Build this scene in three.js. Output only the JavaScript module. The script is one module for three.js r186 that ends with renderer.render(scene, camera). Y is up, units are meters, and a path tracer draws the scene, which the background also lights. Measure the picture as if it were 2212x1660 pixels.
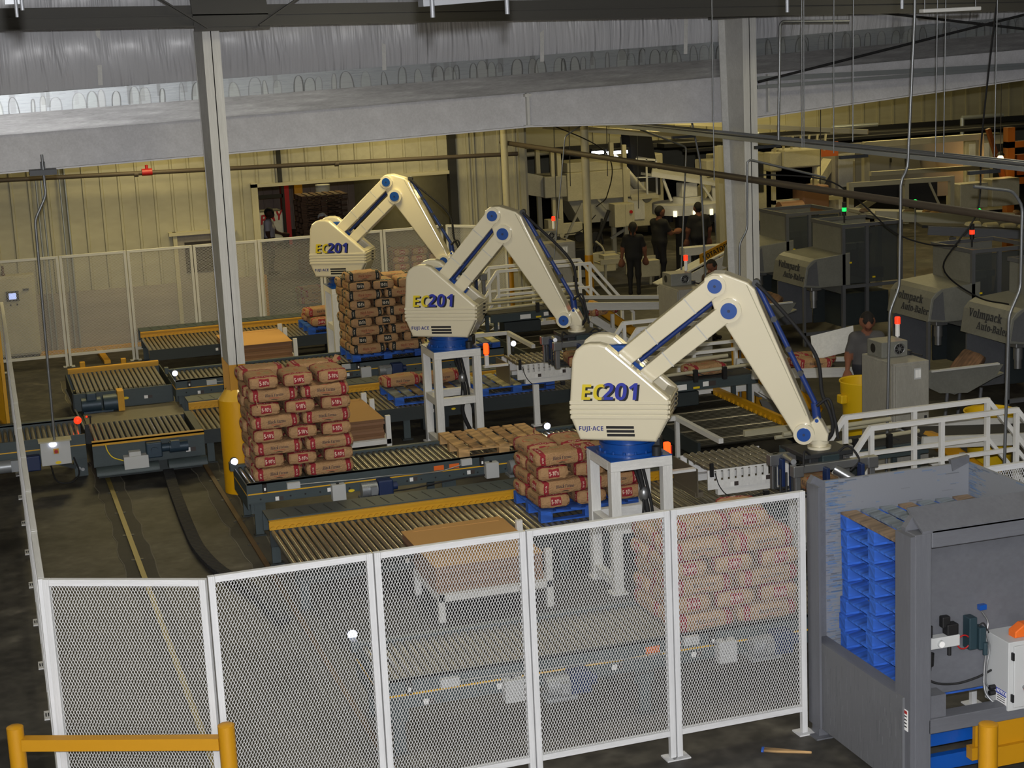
import * as THREE from 'three';
import { mergeGeometries, mergeVertices } from 'three/addons/utils/BufferGeometryUtils.js';
import { RoundedBoxGeometry } from 'three/addons/geometries/RoundedBoxGeometry.js';
import { TextGeometry } from 'three/addons/geometries/TextGeometry.js';
import { FontLoader } from 'three/addons/loaders/FontLoader.js';
import { MarchingCubes } from 'three/addons/objects/MarchingCubes.js';
import { RectAreaLightUniformsLib } from 'three/addons/lights/RectAreaLightUniformsLib.js';

// ------------------------------------------------------------------ camera, light, exposure
const scene = new THREE.Scene();
const D2R = Math.PI / 180;
const camera = new THREE.PerspectiveCamera(2 * Math.atan(830 / 3725.5) / D2R, 2212 / 1660, 0.1, 200);
camera.position.set(0, 6, 0);
camera.rotation.order = 'YXZ';
camera.rotation.set(-11.7505 * D2R, -17.2528 * D2R, -2.6565 * D2R);
const renderer = new THREE.WebGLRenderer({ antialias: true });
renderer.toneMapping = THREE.LinearToneMapping;
renderer.toneMappingExposure = 0.78;
renderer.shadowMap.enabled = true;
RectAreaLightUniformsLib.init();
scene.background = new THREE.Color(0x000000);
// the photographer's flash, a hand's breadth above the lens
const flash = new THREE.PointLight(0xfdfdff, 650, 0, 2);
flash.position.set(0.02, 6.22, 0.06); flash.castShadow = true; flash.shadow.radius = 2;
scene.add(flash);
const HALL = 17, LOW = 17;   // strength of the high-bay lamps in the tall hall and in the lower bay

// ------------------------------------------------------------------ helpers
let sd = 7;
const rnd = () => { sd = (sd * 1664525 + 1013904223) >>> 0; return sd / 4294967296; };
const rr = (a, b) => a + (b - a) * rnd();
const V = (x, y, z) => new THREE.Vector3(x, y, z);
const used = {};
const numbered = (n) => { const k = used[n] = (used[n] ?? -1) + 1; return k ? n + '_' + String(k).padStart(3, '0') : n; };
const clean = (g) => { let q = g.index ? g.toNonIndexed() : g; for (const k of Object.keys(q.attributes)) if (!['position', 'normal', 'uv', 'color'].includes(k)) q.deleteAttribute(k); return q; };
const mg = (a) => { a = [a].flat(9).map(clean); return a.length === 1 ? a[0] : mergeGeometries(a, false); };
const bx = (x0, x1, y0, y1, z0, z1) => new THREE.BoxGeometry(Math.abs(x1 - x0), Math.abs(y1 - y0), Math.abs(z1 - z0)).translate((x0 + x1) / 2, (y0 + y1) / 2, (z0 + z1) / 2);
const rbx = (x0, x1, y0, y1, z0, z1, r = .01, s = 2) => new RoundedBoxGeometry(Math.abs(x1 - x0), Math.abs(y1 - y0), Math.abs(z1 - z0), s, r).translate((x0 + x1) / 2, (y0 + y1) / 2, (z0 + z1) / 2);
const cy = (r, y0, y1, x, z, s = 20, r2) => new THREE.CylinderGeometry(r2 ?? r, r, y1 - y0, s).translate(x, (y0 + y1) / 2, z);
const cx = (r, x0, x1, y, z, s = 16) => new THREE.CylinderGeometry(r, r, x1 - x0, s).rotateZ(Math.PI / 2).translate((x0 + x1) / 2, y, z);
const cz = (r, z0, z1, x, y, s = 16) => new THREE.CylinderGeometry(r, r, Math.abs(z1 - z0), s).rotateX(Math.PI / 2).translate(x, y, (z0 + z1) / 2);
const ring = (R, r, x, y, z) => new THREE.TorusGeometry(R, r, 8, 24).translate(x, y, z);
function bar(p, q, w = .04, h = w) {           // a straight square bar between two points
  p = V(...p); q = V(...q); const d = q.clone().sub(p), l = d.length(), f = d.normalize();
  const up = Math.abs(f.y) > .95 ? V(1, 0, 0) : V(0, 1, 0), s = V().crossVectors(f, up).normalize(), u = V().crossVectors(s, f);
  return new THREE.BoxGeometry(w, h, l).applyMatrix4(new THREE.Matrix4().makeBasis(s, u, f.negate()).setPosition(p.add(q).multiplyScalar(.5)));
}
function rod(p, q, r = .02, s = 10) {
  p = V(...p); q = V(...q); const d = q.clone().sub(p), l = d.length();
  return new THREE.CylinderGeometry(r, r, l, s).applyQuaternion(new THREE.Quaternion().setFromUnitVectors(V(0, 1, 0), d.normalize())).translate((p.x + q.x) / 2, (p.y + q.y) / 2, (p.z + q.z) / 2);
}
const tube = (pts, r = .01, n = 24, s = 8) => new THREE.TubeGeometry(new THREE.CatmullRomCurve3(pts.map((p) => V(...p)), false, 'centripetal'), n, r, s);
function ext(poly, z0, z1, bevel = 0) {         // polygon in x,y pulled along z
  const sh = new THREE.Shape(poly.map((p) => new THREE.Vector2(...p)));
  const g = new THREE.ExtrudeGeometry(sh, { depth: z1 - z0 - 2 * bevel, bevelEnabled: bevel > 0, bevelThickness: bevel, bevelSize: bevel, bevelOffset: -bevel, bevelSegments: 3, curveSegments: 10 });
  return g.translate(0, 0, z0 + bevel);
}
const lathe = (pts, x = 0, y = 0, z = 0, s = 28) => new THREE.LatheGeometry(pts.map((p) => new THREE.Vector2(...p)), s).translate(x, y, z);
function tag(o, label, category, group, kind) { if (label) o.userData.label = label; if (category) o.userData.category = category; if (group) o.userData.group = group; if (kind) o.userData.kind = kind; return o; }
function thing(name, label, category, pos = [0, 0, 0], turn = 0, group) {
  const o = new THREE.Group(); o.name = numbered(name); o.position.set(...pos); o.rotation.y = turn; scene.add(o); return tag(o, label, category, group);
}
function part(parent, name, g, m, label) { const o = new THREE.Mesh(Array.isArray(g) ? mg(g) : g, m); o.name = name; parent.add(o); if (label) o.userData.label = label; return o; }
function solo(name, g, m, label, category, group) { const o = new THREE.Mesh(Array.isArray(g) ? mg(g) : g, m); o.name = numbered(name); scene.add(o); return tag(o, label, category, group); }
function struct(name, g, m, label) { const o = new THREE.Mesh(Array.isArray(g) ? mg(g) : g, m); o.name = name; scene.add(o); return tag(o, label, null, null, 'structure'); }
function copyOf(o, pos, label, turn) { const c = o.clone(); c.name = numbered(o.name.replace(/_\d{3}$/, '')); c.userData = { ...o.userData }; scene.add(c); c.position.set(...pos); if (turn !== undefined) c.rotation.y = turn; if (label) c.userData.label = label; return c; }
const sub = (parent, name, pos = [0, 0, 0], turn = 0) => { const o = new THREE.Group(); o.name = name; o.position.set(...pos); o.rotation.y = turn; parent.add(o); return o; };

// ------------------------------------------------------------------ textures and materials
function canvasTex(w, h, draw, rep) {
  const c = document.createElement('canvas'); c.width = w; c.height = h; const x = c.getContext('2d'); draw(x, w, h);
  const t = new THREE.CanvasTexture(c); t.colorSpace = THREE.SRGBColorSpace; t.wrapS = t.wrapT = THREE.RepeatWrapping; if (rep) t.repeat.set(...rep); return t;
}
const hash = (x, y) => { let h = (x * 374761393 + y * 668265263) | 0; h = Math.imul(h ^ (h >>> 13), 1274126177); return ((h ^ (h >>> 16)) >>> 0) / 4294967296; };
const vnoise = (x, y, p) => { const i = Math.floor(x), j = Math.floor(y), f = x - i, g = y - j, s = f * f * (3 - 2 * f), t = g * g * (3 - 2 * g), m = (a) => ((a % p) + p) % p; const h = (a, b) => hash(m(a), m(b)); return (h(i, j) * (1 - s) + h(i + 1, j) * s) * (1 - t) + (h(i, j + 1) * (1 - s) + h(i + 1, j + 1) * s) * t; };
const fbm = (u, v, f, o = 5) => { let a = 0, w = .5, n = 0; for (let k = 0; k < o; k++) { a += w * vnoise(u * f, v * f, f); n += w; f *= 2; w *= .55; } return a / n; };
function dataTex(n, fn, rep, srgb = true) {
  const d = new Uint8Array(n * n * 4);
  for (let j = 0; j < n; j++) for (let i = 0; i < n; i++) { const c = fn(i / n, j / n); const k = (j * n + i) * 4; for (let q = 0; q < 3; q++) d[k + q] = Math.max(0, Math.min(255, Array.isArray(c) ? c[q] : c)); d[k + 3] = 255; }
  const t = new THREE.DataTexture(d, n, n); t.magFilter = THREE.LinearFilter; t.minFilter = THREE.LinearFilter; t.wrapS = t.wrapT = THREE.RepeatWrapping; if (srgb) t.colorSpace = THREE.SRGBColorSpace; if (rep) t.repeat.set(...rep); t.needsUpdate = true; return t;
}
const SM = (c, r = .6, m = 0, o = {}) => new THREE.MeshStandardMaterial({ color: c, roughness: r, metalness: m, ...o });
const PM = (c, r, o) => new THREE.MeshPhysicalMaterial({ color: c, roughness: r, ...o });
const grime = dataTex(256, (u, v) => { const a = fbm(u, v, 6), b = fbm(u + .37, v + .11, 48, 3); return 238 + 26 * (a - .5) + 22 * (b - .5); });
const scuff = dataTex(256, (u, v) => 120 + 180 * (fbm(u, v, 8) - .5), null, false);
const crumple = dataTex(256, (u, v) => { const a = Math.abs(fbm(u, v, 5, 3) - .5), b = Math.abs(fbm(u + .4, v + .2, 11, 3) - .5), c = Math.abs(fbm(u + .7, v + .6, 24, 2) - .5); return 60 + 420 * a + 260 * b + 120 * c; }, [2, 2], false);
const M = {
  fence: SM(0xd2d3d4, .5, 0, { map: grime }), white: SM(0xe6e6e4, .5, 0, { map: grime }), white2: SM(0xcfcfcb, .55, 0, { map: grime }), whiteTop: SM(0xb8b8b4, .6),
  mesh: SM(0xc2c3c3, .55), cream: PM(0xdcd4ba, .32, { clearcoat: .6, clearcoatRoughness: .12 }), creamDull: SM(0xb8b296, .6, 0, { map: grime }),
  blue: PM(0x0d4796, .35, { clearcoat: .4 }), blueDark: SM(0x12264f, .5), blueRod: SM(0x1a3474, .45), black: SM(0x0d0d0f, .6), rubber: SM(0x151517, .75),
  conv: SM(0x414d50, .55, .1, { map: grime }), convDark: SM(0x2a3234, .6, .1, { map: grime }), yellow: SM(0xd09a0c, .5, 0, { map: grime }), yellow2: SM(0xac7a04, .5),
  roller: SM(0x837d6c, .42, .45, { roughnessMap: scuff }), rollerDark: SM(0x37352f, .35, .6), steel: SM(0x9a9c9e, .35, .8), conduit: SM(0x7e8184, .38, .6), pipe: SM(0x4b4238, .6, .1), darkSteel: SM(0x3b3d3f, .5, .5),
  greyBox: SM(0xb4b6b6, .5), greyMach: SM(0x5d5f63, .5, 0, { map: grime }), greyBaler: SM(0x7f8079, .5, .1, { map: grime }), card: SM(0xb98d52, .85), cardEdge: SM(0x7d5c42, .9),
  motor: SM(0x2b3d4b, .45, .2), motorGrey: SM(0x8c9094, .4, .4), brown: SM(0x5a4638, .8), orange: SM(0xd8641b, .5), red: SM(0xa01818, .45), skin: SM(0x7a4b33, .7),
  galv: SM(0x9aa0a4, .4, .55), wallGrey: SM(0x8f8a83, .85, 0, { map: grime }), purlin: SM(0x3d3c38, .7), dark: SM(0x1c1c1d, .8), label: SM(0xe8e8e6, .6), belt: SM(0x2b2b2b, .8), barrel: SM(0xd8b010, .5),
};
const glow = (c, k) => new THREE.MeshStandardMaterial({ color: 0x111111, emissive: c, emissiveIntensity: k, roughness: .5 });
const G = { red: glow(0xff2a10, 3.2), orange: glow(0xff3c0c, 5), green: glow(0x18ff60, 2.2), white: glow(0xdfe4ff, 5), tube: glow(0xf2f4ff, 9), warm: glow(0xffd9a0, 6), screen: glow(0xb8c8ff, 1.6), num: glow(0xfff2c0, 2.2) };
const font = await new FontLoader().loadAsync('fonts/droid/droid_sans_bold.typeface.json');
const serif = await new FontLoader().loadAsync('fonts/droid/droid_serif_bold.typeface.json');
const text = (s, size, depth = .004, f = font, shear = 0) => { const g = new TextGeometry(s, { font: f, size, depth, curveSegments: 4, bevelEnabled: false }); if (shear) g.applyMatrix4(new THREE.Matrix4().makeShear(0, 0, shear, 0, 0, 0)); return g; };
// ------------------------------------------------------------------ the building
const floorTex = dataTex(1024, (u, v) => {
  const a = fbm(u, v, 5, 6), b = fbm(u + .3, v + .7, 40, 4), c = fbm(u * 1 + .5, v + .2, 14, 4), s = fbm(u + .1, v * 1, 90, 2);
  let k = 53 + 38 * (a - .5) + 40 * (b - .5) + 22 * (s - .5); if (c > .6) k += (c - .6) * 120; if (a < .36) k -= (.36 - a) * 120; return [k * 1.02, k * .98, k * .9];
}, [.14, .14]);
M.floor = SM(0xffffff, .62, 0, { map: floorTex, bumpMap: scuff, bumpScale: .0015 });
const flat = (w, d, y, x, z) => { const g = new THREE.BoxGeometry(w, .3, d).translate(x, y - .15, z); const p = g.attributes.position, u = g.attributes.uv; for (let i = 0; i < p.count; i++) u.setXY(i, p.getX(i), p.getZ(i)); return g; };
struct('floor', flat(70, 90, 0, 12, -30), M.floor, 'dark worn concrete floor');
struct('ceiling', bx(-12, 46, 7.2, 7.5, -24.9, 6), SM(0x8d8d90, .8), 'insulated roof of the tall hall');
struct('ceiling_low', bx(-12, 46, 5.9, 6.2, -70, -24.9), SM(0x9a9784, .8), 'roof of the lower bay');
struct('wall_side', bx(-6.3, -6, 0, 7.4, -35, 6), M.wallGrey);
struct('wall_far_side', bx(45, 45.3, 0, 7.4, -70, 6), M.wallGrey);
struct('wall_behind', bx(-6, 46, 0, 7.4, 4, 4.3), M.wallGrey);
M.panel = SM(0xa9a58f, .6, 0, { map: grime });
// ribbed wall behind the cells, with a dock opening
{
  const w = struct('wall_back', [bx(-6, 5.62, 1.19, 6, -35.4, -35.2), bx(9.86, 11.38, 0, 6, -35.4, -35.2), bx(5.62, 9.86, 3.05, 6, -35.4, -35.2)], M.panel, 'cream ribbed metal wall behind the robot cells');
  const rg = ext([[-.035, 0], [.035, 0], [.02, -.03], [-.02, -.03]], 0, 1).rotateX(-Math.PI / 2); // a rib one metre tall, standing off the wall
  for (let x = -1.2; x < 11.3; x += .345) { const y0 = x < 5.6 ? 1.2 : x < 9.86 ? 3.07 : .02, o = part(w, 'rib', rg, M.panel); o.scale.set(1, 4.6 - y0, 1); o.position.set(x, y0, -35.2); }
  struct('baseboard_back', [bx(-6, 5.6, 0, 1.19, -35.45, -35.16)], SM(0x9d958c, .85, 0, { map: grime }), 'bare concrete lower part of the ribbed wall');
  struct('trim_1', [bx(5.55, 5.68, 0, 3.1, -35.25, -35.1), bx(5.55, 9.8, 3.0, 3.07, -35.25, -35.1)], M.creamDull, 'cream frame around the dock opening');
  struct('trim_2', [bx(9.74, 9.9, 0, 4.3, -35.3, -35.08), bx(6.12, 6.2, 3.07, 4.3, -35.2, -35.1)], M.dark, 'dark door track beside the dock opening');
  struct('trim_3', [bx(11.3, 11.42, 0, 5, -35.5, -35.1), bx(10.15, 10.2, 0, 5, -35.2, -35.13), bx(10.28, 10.32, 0, 5, -35.2, -35.13)], M.panel, 'cream corner trim of the ribbed wall');
  struct('wall_return', bx(11.38, 11.5, 0, 6, -52, -35.2), M.panel);
  // the room seen through the dock opening
  const r2 = struct('wall_dock', bx(2, 14, 0, 6, -54.3, -54), SM(0x8a7c78, .8, 0, { map: grime }));
  for (let x = 8.6; x < 14; x += .3) part(r2, 'rib', bx(x, x + .05, 0, 5, -54, -53.96), r2.material);
  struct('wall_dock_side', bx(1.8, 2, 0, 6, -54, -35.4), M.wallGrey);
  struct('wall_rear', bx(11.5, 45, 0, 6, -62.3, -62), M.panel);
  const d = struct('door_1', [bx(3.98, 5.0, .05, 2.15, -35.2, -35.13)], M.wallGrey, 'grey door with a dark window in the ribbed wall');
  part(d, 'door_frame', [bx(3.9, 3.98, 0, 2.22, -35.2, -35.08), bx(5.0, 5.08, 0, 2.22, -35.2, -35.08), bx(3.82, 5.16, 2.15, 2.22, -35.2, -35.04)], M.creamDull);
  part(d, 'door_window', bx(4.12, 4.86, 1.38, 2.0, -35.14, -35.11), SM(0x2c2722, .25));
}
// upper wall band far behind the machines
{
  const w = struct('wall_upper_back', bx(11.5, 45, 2.6, 6, -46.3, -46), SM(0xaea98c, .65, 0, { map: grime }), 'cream ribbed band of wall above the packing machines');
  for (let x = 17; x < 34; x += .5) part(w, 'rib', bx(x, x + .05, 2.6, 4.6, -46.0, -45.96), w.material);
  part(w, 'sill', bx(11.5, 45, 2.45, 2.6, -46.3, -45.8), M.dark);
}
// plate girder, gutter and insulation above the cells
{
  const X = [-4, .5, 5.3, 8.1, 11.4, 16.7, 24], Yb = [4.26, 4.35, 4.45, 4.52, 4.40, 4.77, 5.2], Yt = [4.76, 4.85, 4.95, 5.01, 5.08, 5.24, 5.45];
  const b = thing('plate_girder', 'deep white steel girder spanning behind the columns', 'beam');
  part(b, 'web', ext([...X.map((x, i) => [x, Yb[i]]), ...X.map((x, i) => [x, Yt[i]]).reverse()], -24.72, -24.70), SM(0xc9c9cc, .55, 0, { map: grime }));
  part(b, 'bottom_flange', X.slice(1).map((x, i) => bar([X[i], Yb[i] - .01, -24.7], [x, Yb[i + 1] - .01, -24.7], .22, .02)), SM(0xc9c9cc, .55));
  part(b, 'splice_plate', [bx(8.08, 8.12, 4.5, 5.0, -24.7, -24.62), bx(8.04, 8.16, 4.5, 4.53, -24.7, -24.6), bx(8.05, 8.15, 4.95, 4.99, -24.7, -24.6)], M.white2);
  part(b, 'splice_plate', [bx(12.02, 12.05, 4.5, 5.08, -24.7, -24.62)], M.white2);
  const stain = canvasTex(2048, 128, (c, w, h) => {
    c.fillStyle = '#9ba0a3'; c.fillRect(0, 0, w, h);
    for (let i = 0; i < 2600; i++) { c.fillStyle = `rgba(${rnd() < .5 ? '70,74,76' : '200,205,208'},${rr(.02, .12)})`; c.fillRect(rnd() * w, rnd() * h, rr(2, 30), rr(1, 5)); }
    for (let x = 10; x < w; x += rr(14, 46)) { const ww = rr(8, 30), y0 = rr(2, 40); c.fillStyle = `rgba(178,180,172,${rr(.08, .4)})`; if (rnd() < .5) { c.fillStyle = `rgba(80,80,76,${rr(.1, .35)})`; c.fillRect(x + rr(-6, 6), 0, rr(5, 16), h * rr(.5, 1)); c.fillStyle = `rgba(178,180,172,${rr(.08, .4)})`; } c.beginPath(); c.moveTo(x, h); c.quadraticCurveTo(x, y0, x + ww / 2, y0); c.quadraticCurveTo(x + ww, y0, x + ww + rr(-4, 4), h); c.fill(); c.strokeStyle = `rgba(50,50,48,${rr(.2, .7)})`; c.lineWidth = rr(1, 3); c.stroke(); }
  });
  const gu = thing('roof_gutter', 'galvanised gutter flashing with oxide stains above the girder', 'gutter');
  const st = (ya, yb, z) => { const p = [], u = [], id = []; X.forEach((x, i) => { p.push(x, ya[i], z, x, yb[i], z); u.push((x + 4) / 14, 0, (x + 4) / 14, 1); if (i) { const k = 2 * i; id.push(k - 2, k, k - 1, k - 1, k, k + 1); } }); const g = new THREE.BufferGeometry(); g.setAttribute('position', new THREE.Float32BufferAttribute(p, 3)); g.setAttribute('uv', new THREE.Float32BufferAttribute(u, 2)); g.setIndex(id); g.computeVertexNormals(); return g; };
  part(gu, 'upper_band', st(Yt.map((y) => y + .27), Yt.map((y) => y + .53), -24.64), new THREE.MeshStandardMaterial({ map: stain, roughness: .36, metalness: .5, side: 2 }));
  part(gu, 'lower_band', st(Yt, Yt.map((y) => y + .275), -24.60), new THREE.MeshStandardMaterial({ map: dataTex(256, (u, v) => 150 + 50 * (fbm(u, v, 6) - .5) + 20 * (fbm(u, v, 60, 2) - .5), [6, 1]), roughness: .42, metalness: .55, side: 2 }));
  const wr = dataTex(512, (u, v) => { const a = vnoise(u * 90 + 3 * vnoise(u * 4, v * 4, 4), v * 3, 90), b = vnoise(u * 220, v * 5, 220), c = fbm(u, v, 8, 3); return 128 + 150 * (a - .5) * c * 1.6 + 70 * (b - .5) * c; }, null, false);
  const ins = thing('roof_insulation', 'wrinkled white vinyl-faced insulation blanket sagging above the gutter', 'insulation');
  const n = 240, m = 14, p = [], u = [], id = [];
  for (let i = 0; i <= n; i++) for (let j = 0; j <= m; j++) { const x = -4 + 28 * i / n, t = j / m, yb = 5.28 + .0185 * (x + 4) * 1 + .02; const y = yb + (7.1 - yb) * t; const sag = .28 * Math.sin(Math.PI * Math.min(1, t * 1.6)) * (.6 + .4 * vnoise(x * .6, 1, 64)); p.push(x, y, -24.68 + sag * .5 + .02 * Math.sin(x * 9 + 5 * vnoise(x, t * 3, 64)) * Math.sin(Math.PI * t)); u.push(x / 3, t * .6); if (i && j) { const k = i * (m + 1) + j; id.push(k - m - 2, k - 1, k - m - 1, k - m - 1, k - 1, k); } }
  const g = new THREE.BufferGeometry(); g.setAttribute('position', new THREE.Float32BufferAttribute(p, 3)); g.setAttribute('uv', new THREE.Float32BufferAttribute(u, 2)); g.setIndex(id); g.computeVertexNormals();
  part(ins, 'vinyl_sheet', g, new THREE.MeshPhysicalMaterial({ color: 0xb4b5b9, roughness: .42, bumpMap: wr, bumpScale: .035, side: 2, clearcoat: .35, clearcoatRoughness: .3 }));
  for (const x of [1.9, 5.9, 8.3, 10.6]) part(ins, 'seam_tape', ext([[x, 5.45], [x + .06, 5.45], [x + .1, 6.4], [x + .04, 6.4]], -24.58, -24.575), M.white2);
}
// dark edge purlin with knee braces
{
  const t = thing('edge_purlin', 'dark steel edge purlin under the tall roof', 'beam');
  part(t, 'purlin_web', ext([[-5, 6.36], [20, 5.75], [20, 6.0], [-5, 6.62]], -22.25, -22.22), M.purlin);
  part(t, 'lip', [bar([-5, 6.36, -22.2], [20, 5.75, -22.2], .12, .02), bar([-5, 6.5, -22.2], [20, 5.88, -22.2], .06, .015)], M.purlin);
  const k = thing('knee_brace', 'dark gusset and knee braces where the bollard-guarded column meets the roof', 'brace');
  part(k, 'gusset', ext([[2.95, 6.1], [3.9, 6.1], [3.85, 6.9], [2.9, 6.9]], -22.2, -22.17), M.purlin);
  for (const s of [[2.2, 3.1], [4.75, 3.75]]) part(k, 'diagonal', bar([s[0], 6.75, -22.1], [s[1], 6.14, -22.1], .09, .02), M.purlin);
  const k2 = thing('knee_brace', 'dark gusset at the head of the tapered column by the balers', 'brace');
  part(k2, 'gusset', ext([[10.4, 5.95], [12.6, 5.95], [12.6, 6.9], [10.4, 6.9]], -23.2, -23.17), M.purlin);
  part(k2, 'diagonal', [bar([11.2, 6.7, -23.1], [12.0, 5.96, -23.1], .09, .02)], M.purlin);
}
// tapered columns
function column(label, x, zf, zb0, zb1, top, yel, closed) {
  const t = thing('steel_column', label, 'column');
  const seg = (y0, y1, m, n) => {
    const d = (y) => zb0 + (zb1 - zb0) * y / top, w = .11;
    part(t, n + 'front_flange', bx(x - w, x + w, y0, y1, zf - .02, zf), m);
    part(t, n + 'web', ext([[-zf, y0], [-d(y0), y0], [-d(y1), y1], [-zf, y1]], -.006, .006).rotateY(Math.PI / 2).translate(x, 0, 0), m);
    part(t, n + 'back_flange', ext([[-d(y0), y0], [-d(y0) + .02, y0], [-d(y1) + .02, y1], [-d(y1), y1]], -w, w).rotateY(Math.PI / 2).translate(x, 0, 0), m);
  };
  seg(0, yel, M.yellow2, 'painted_'); seg(yel, top, M.white2, '');
  if (closed) part(t, 'side_plate', ext([[-zf + .02, yel], [-zb0, yel], [-zb1, top], [-zf + .02, top]], -.006, .006).rotateY(Math.PI / 2).translate(x - .1, 0, 0), M.white2);
  return t;
}
column('white tapered steel column rising from the yellow cylindrical guard', 3.2, -22.55, -23.1, -23.4, 6.12, 1.76, true);
column('white tapered steel column with yellow foot beside the balers', 11.28, -23.7, -24.25, -24.55, 5.97, 1.3);
{
  const g = thing('column_guard', 'tall yellow half-round steel guard around the column foot', 'guard');
  part(g, 'shell', new THREE.CylinderGeometry(.24, .24, 1.28, 28, 1, true, -Math.PI * .75, Math.PI * 1.15).translate(3.17, .64, -22.68), new THREE.MeshStandardMaterial({ color: 0xd69d08, roughness: .42, side: 2 }));
  part(g, 'cap', new THREE.CylinderGeometry(.14, .24, .14, 28, 1, true, -Math.PI * .75, Math.PI * 1.15).translate(3.17, 1.35, -22.68), new THREE.MeshPhysicalMaterial({ color: 0xe0b040, roughness: .25, clearcoat: .8, side: 2 }));
}
function roundColumn(label, x, z, r, yel) { const t = thing('pipe_column', label, 'column'); part(t, 'shaft', cy(r, yel, 4.6, x, z, 24), M.creamDull); part(t, 'painted_foot', cy(r + .004, 0, yel, x, z, 24), M.yellow2); part(t, 'cap_plate', bx(x - .2, x + .2, 4.5, 4.56, z - .2, z + .2), M.creamDull); }
roundColumn('cream pipe column with yellow foot between the stair rails', 12.35, -33.9, .085, 1.2);
roundColumn('cream pipe column with yellow foot in front of the ribbed wall corner', 10.72, -34.3, .075, 1.25);
// sprinkler pipes, conduits, hanging rods, struts
solo('sprinkler_pipe', [rod([-2, 3.58, -34.6], [11.1, 3.36, -34.6], .045), ...[3.2, 7.2].map((x) => cx(.055, x, x + .08, 3.53 - (x) * .0165, -34.6))], M.pipe, 'brown sprinkler main running along the ribbed wall', 'pipe');
{ const f = thing('pipe_tee', 'small red sprinkler tee on the brown main', 'fitting'); part(f, 'body', [cx(.07, 3.35, 3.55, 3.5, -34.6), cy(.03, 3.5, 3.64, 3.45, -34.6)], M.red); }
solo('sprinkler_pipe', rod([10.85, 3.6, -34.9], [11.4, 3.6, -10], .05), M.pipe, 'brown sprinkler pipe sagging past the white column toward the balers', 'pipe');
{
  const s = thing('cable_strut', 'pair of galvanised struts carrying conduits over the cells', 'strut');
  part(s, 'channel', [bar([10.79, 4.22, -34], [11.14, 4.2, -12], .05, .05), bar([10.89, 4.22, -34], [11.24, 4.2, -12], .05, .05)], M.galv);
  part(s, 'conduit_run', [rod([10.74, 4.28, -34], [11.09, 4.26, -12], .02), rod([10.84, 4.28, -34], [11.19, 4.26, -12], .025)], M.conduit);
  for (const z of [-20, -22.5, -25.5, -17]) part(s, 'trapeze', [bx(10.75, 11.15, 4.12, 4.16, z, z + .05)], M.darkSteel);
  const s2 = thing('cable_strut', 'galvanised strut rail across the front of the white girder', 'strut');
  part(s2, 'channel', [bar([11.7, 5.02, -24.4], [19, 4.98, -24.4], .06, .07), bar([11.7, 4.9, -24.35], [19, 5.0, -24.35], .05, .05)], M.galv);
  const rods = [[9.0, 3.97, -20], [10.23, 4.3, -20], [10.31, 4.3, -20.1], [10.68, 4.2, -20], [10.95, 4.25, -18], [11.06, 4.25, -18], [11.75, 4.2, -18], [9.86, 4.5, -18]];
  for (const [x, y, z] of rods) solo('hanger_rod', rod([x, y, z], [x + .03, 7.2, z], .007, 6), M.conduit, 'thin threaded hanger rod from the roof to the strut', 'rod', 'hanger rods above the cells');
  const cond = (pts, label, r = .018) => { const c = new THREE.CurvePath(); const P = pts.map((p) => V(...p)); for (let i = 0; i < P.length - 1; i++) { const a = i ? P[i].clone().lerp(P[i + 1], Math.min(.4, .07 / P[i].distanceTo(P[i + 1]))) : P[0], b = i < P.length - 2 ? P[i + 1].clone().lerp(P[i], Math.min(.4, .07 / P[i].distanceTo(P[i + 1]))) : P[i + 1]; c.add(new THREE.LineCurve3(a, b)); if (i < P.length - 2) c.add(new THREE.QuadraticBezierCurve3(b, P[i + 1], P[i + 1].clone().lerp(P[i + 2], Math.min(.4, .07 / P[i + 1].distanceTo(P[i + 2]))))); } return solo('conduit', new THREE.TubeGeometry(c, 90, r, 8), M.conduit, label, 'conduit'); };
  cond([[10.68, 7.1, -18], [10.67, 5.89, -18], [10.58, 4.14, -18], [10.49, 4.0, -18], [10.47, 2.74, -18], [10.34, 2.45, -18], [10.28, 0, -18]], 'galvanised conduit dropping in front of the beige cabinet');
  cond([[12.0, 5.84, -22], [10.94, 5.88, -22], [10.89, 4.26, -22]], 'galvanised conduit bending down from the roof beside the tapered column', .02);
  cond([[12.3, 3.55, -23.3], [11.02, 3.91, -23.3], [11.0, 2.87, -23.3], [10.87, 2.67, -23.3], [10.84, 0, -23.3]], 'galvanised conduit clipped along the tapered column', .018);
  cond([[10.2, 4.1, -16], [10.68, 4.02, -16], [10.8, 3.85, -16], [10.79, 2.95, -16], [10.65, 2.67, -16], [10.6, 0, -16]], 'galvanised conduit bending past the hood of the baler by the trough');
  cond([[12.71, 4.02, -33], [14.24, 3.38, -33], [14.0, 0, -33]], 'galvanised conduit beside the filling machine', .02);
  cond([[11.27, 4.1, -31], [10.9, 3.9, -31], [10.36, 0, -31]], 'slanting galvanised conduit by the cream pipe column', .015);
  cond([[12.2, 4.2, -28], [12.34, 3.5, -28], [12.43, 0, -28]], 'galvanised conduit running down behind the elbow of the front robot', .02);
  cond([[1.03, 4.6, -23.9], [1.03, 4.05, -23.9], [.86, 3.74, -23.9], [.82, .72, -23.9]], 'steel conduit hanging down to the small grey control box', .019);
  { const f = thing('tube_lamp', 'unlit pale tube fixture hung below the tall roof', 'lamp'); part(f, 'tray', rbx(9.56, 10.24, 5.93, 5.97, -16.05, -15.95, .01), M.white2); for (const x of [9.6, 10.2]) part(f, 'hanger', cy(.005, 5.97, 7.2, x, -16, 6), M.conduit); }
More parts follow.
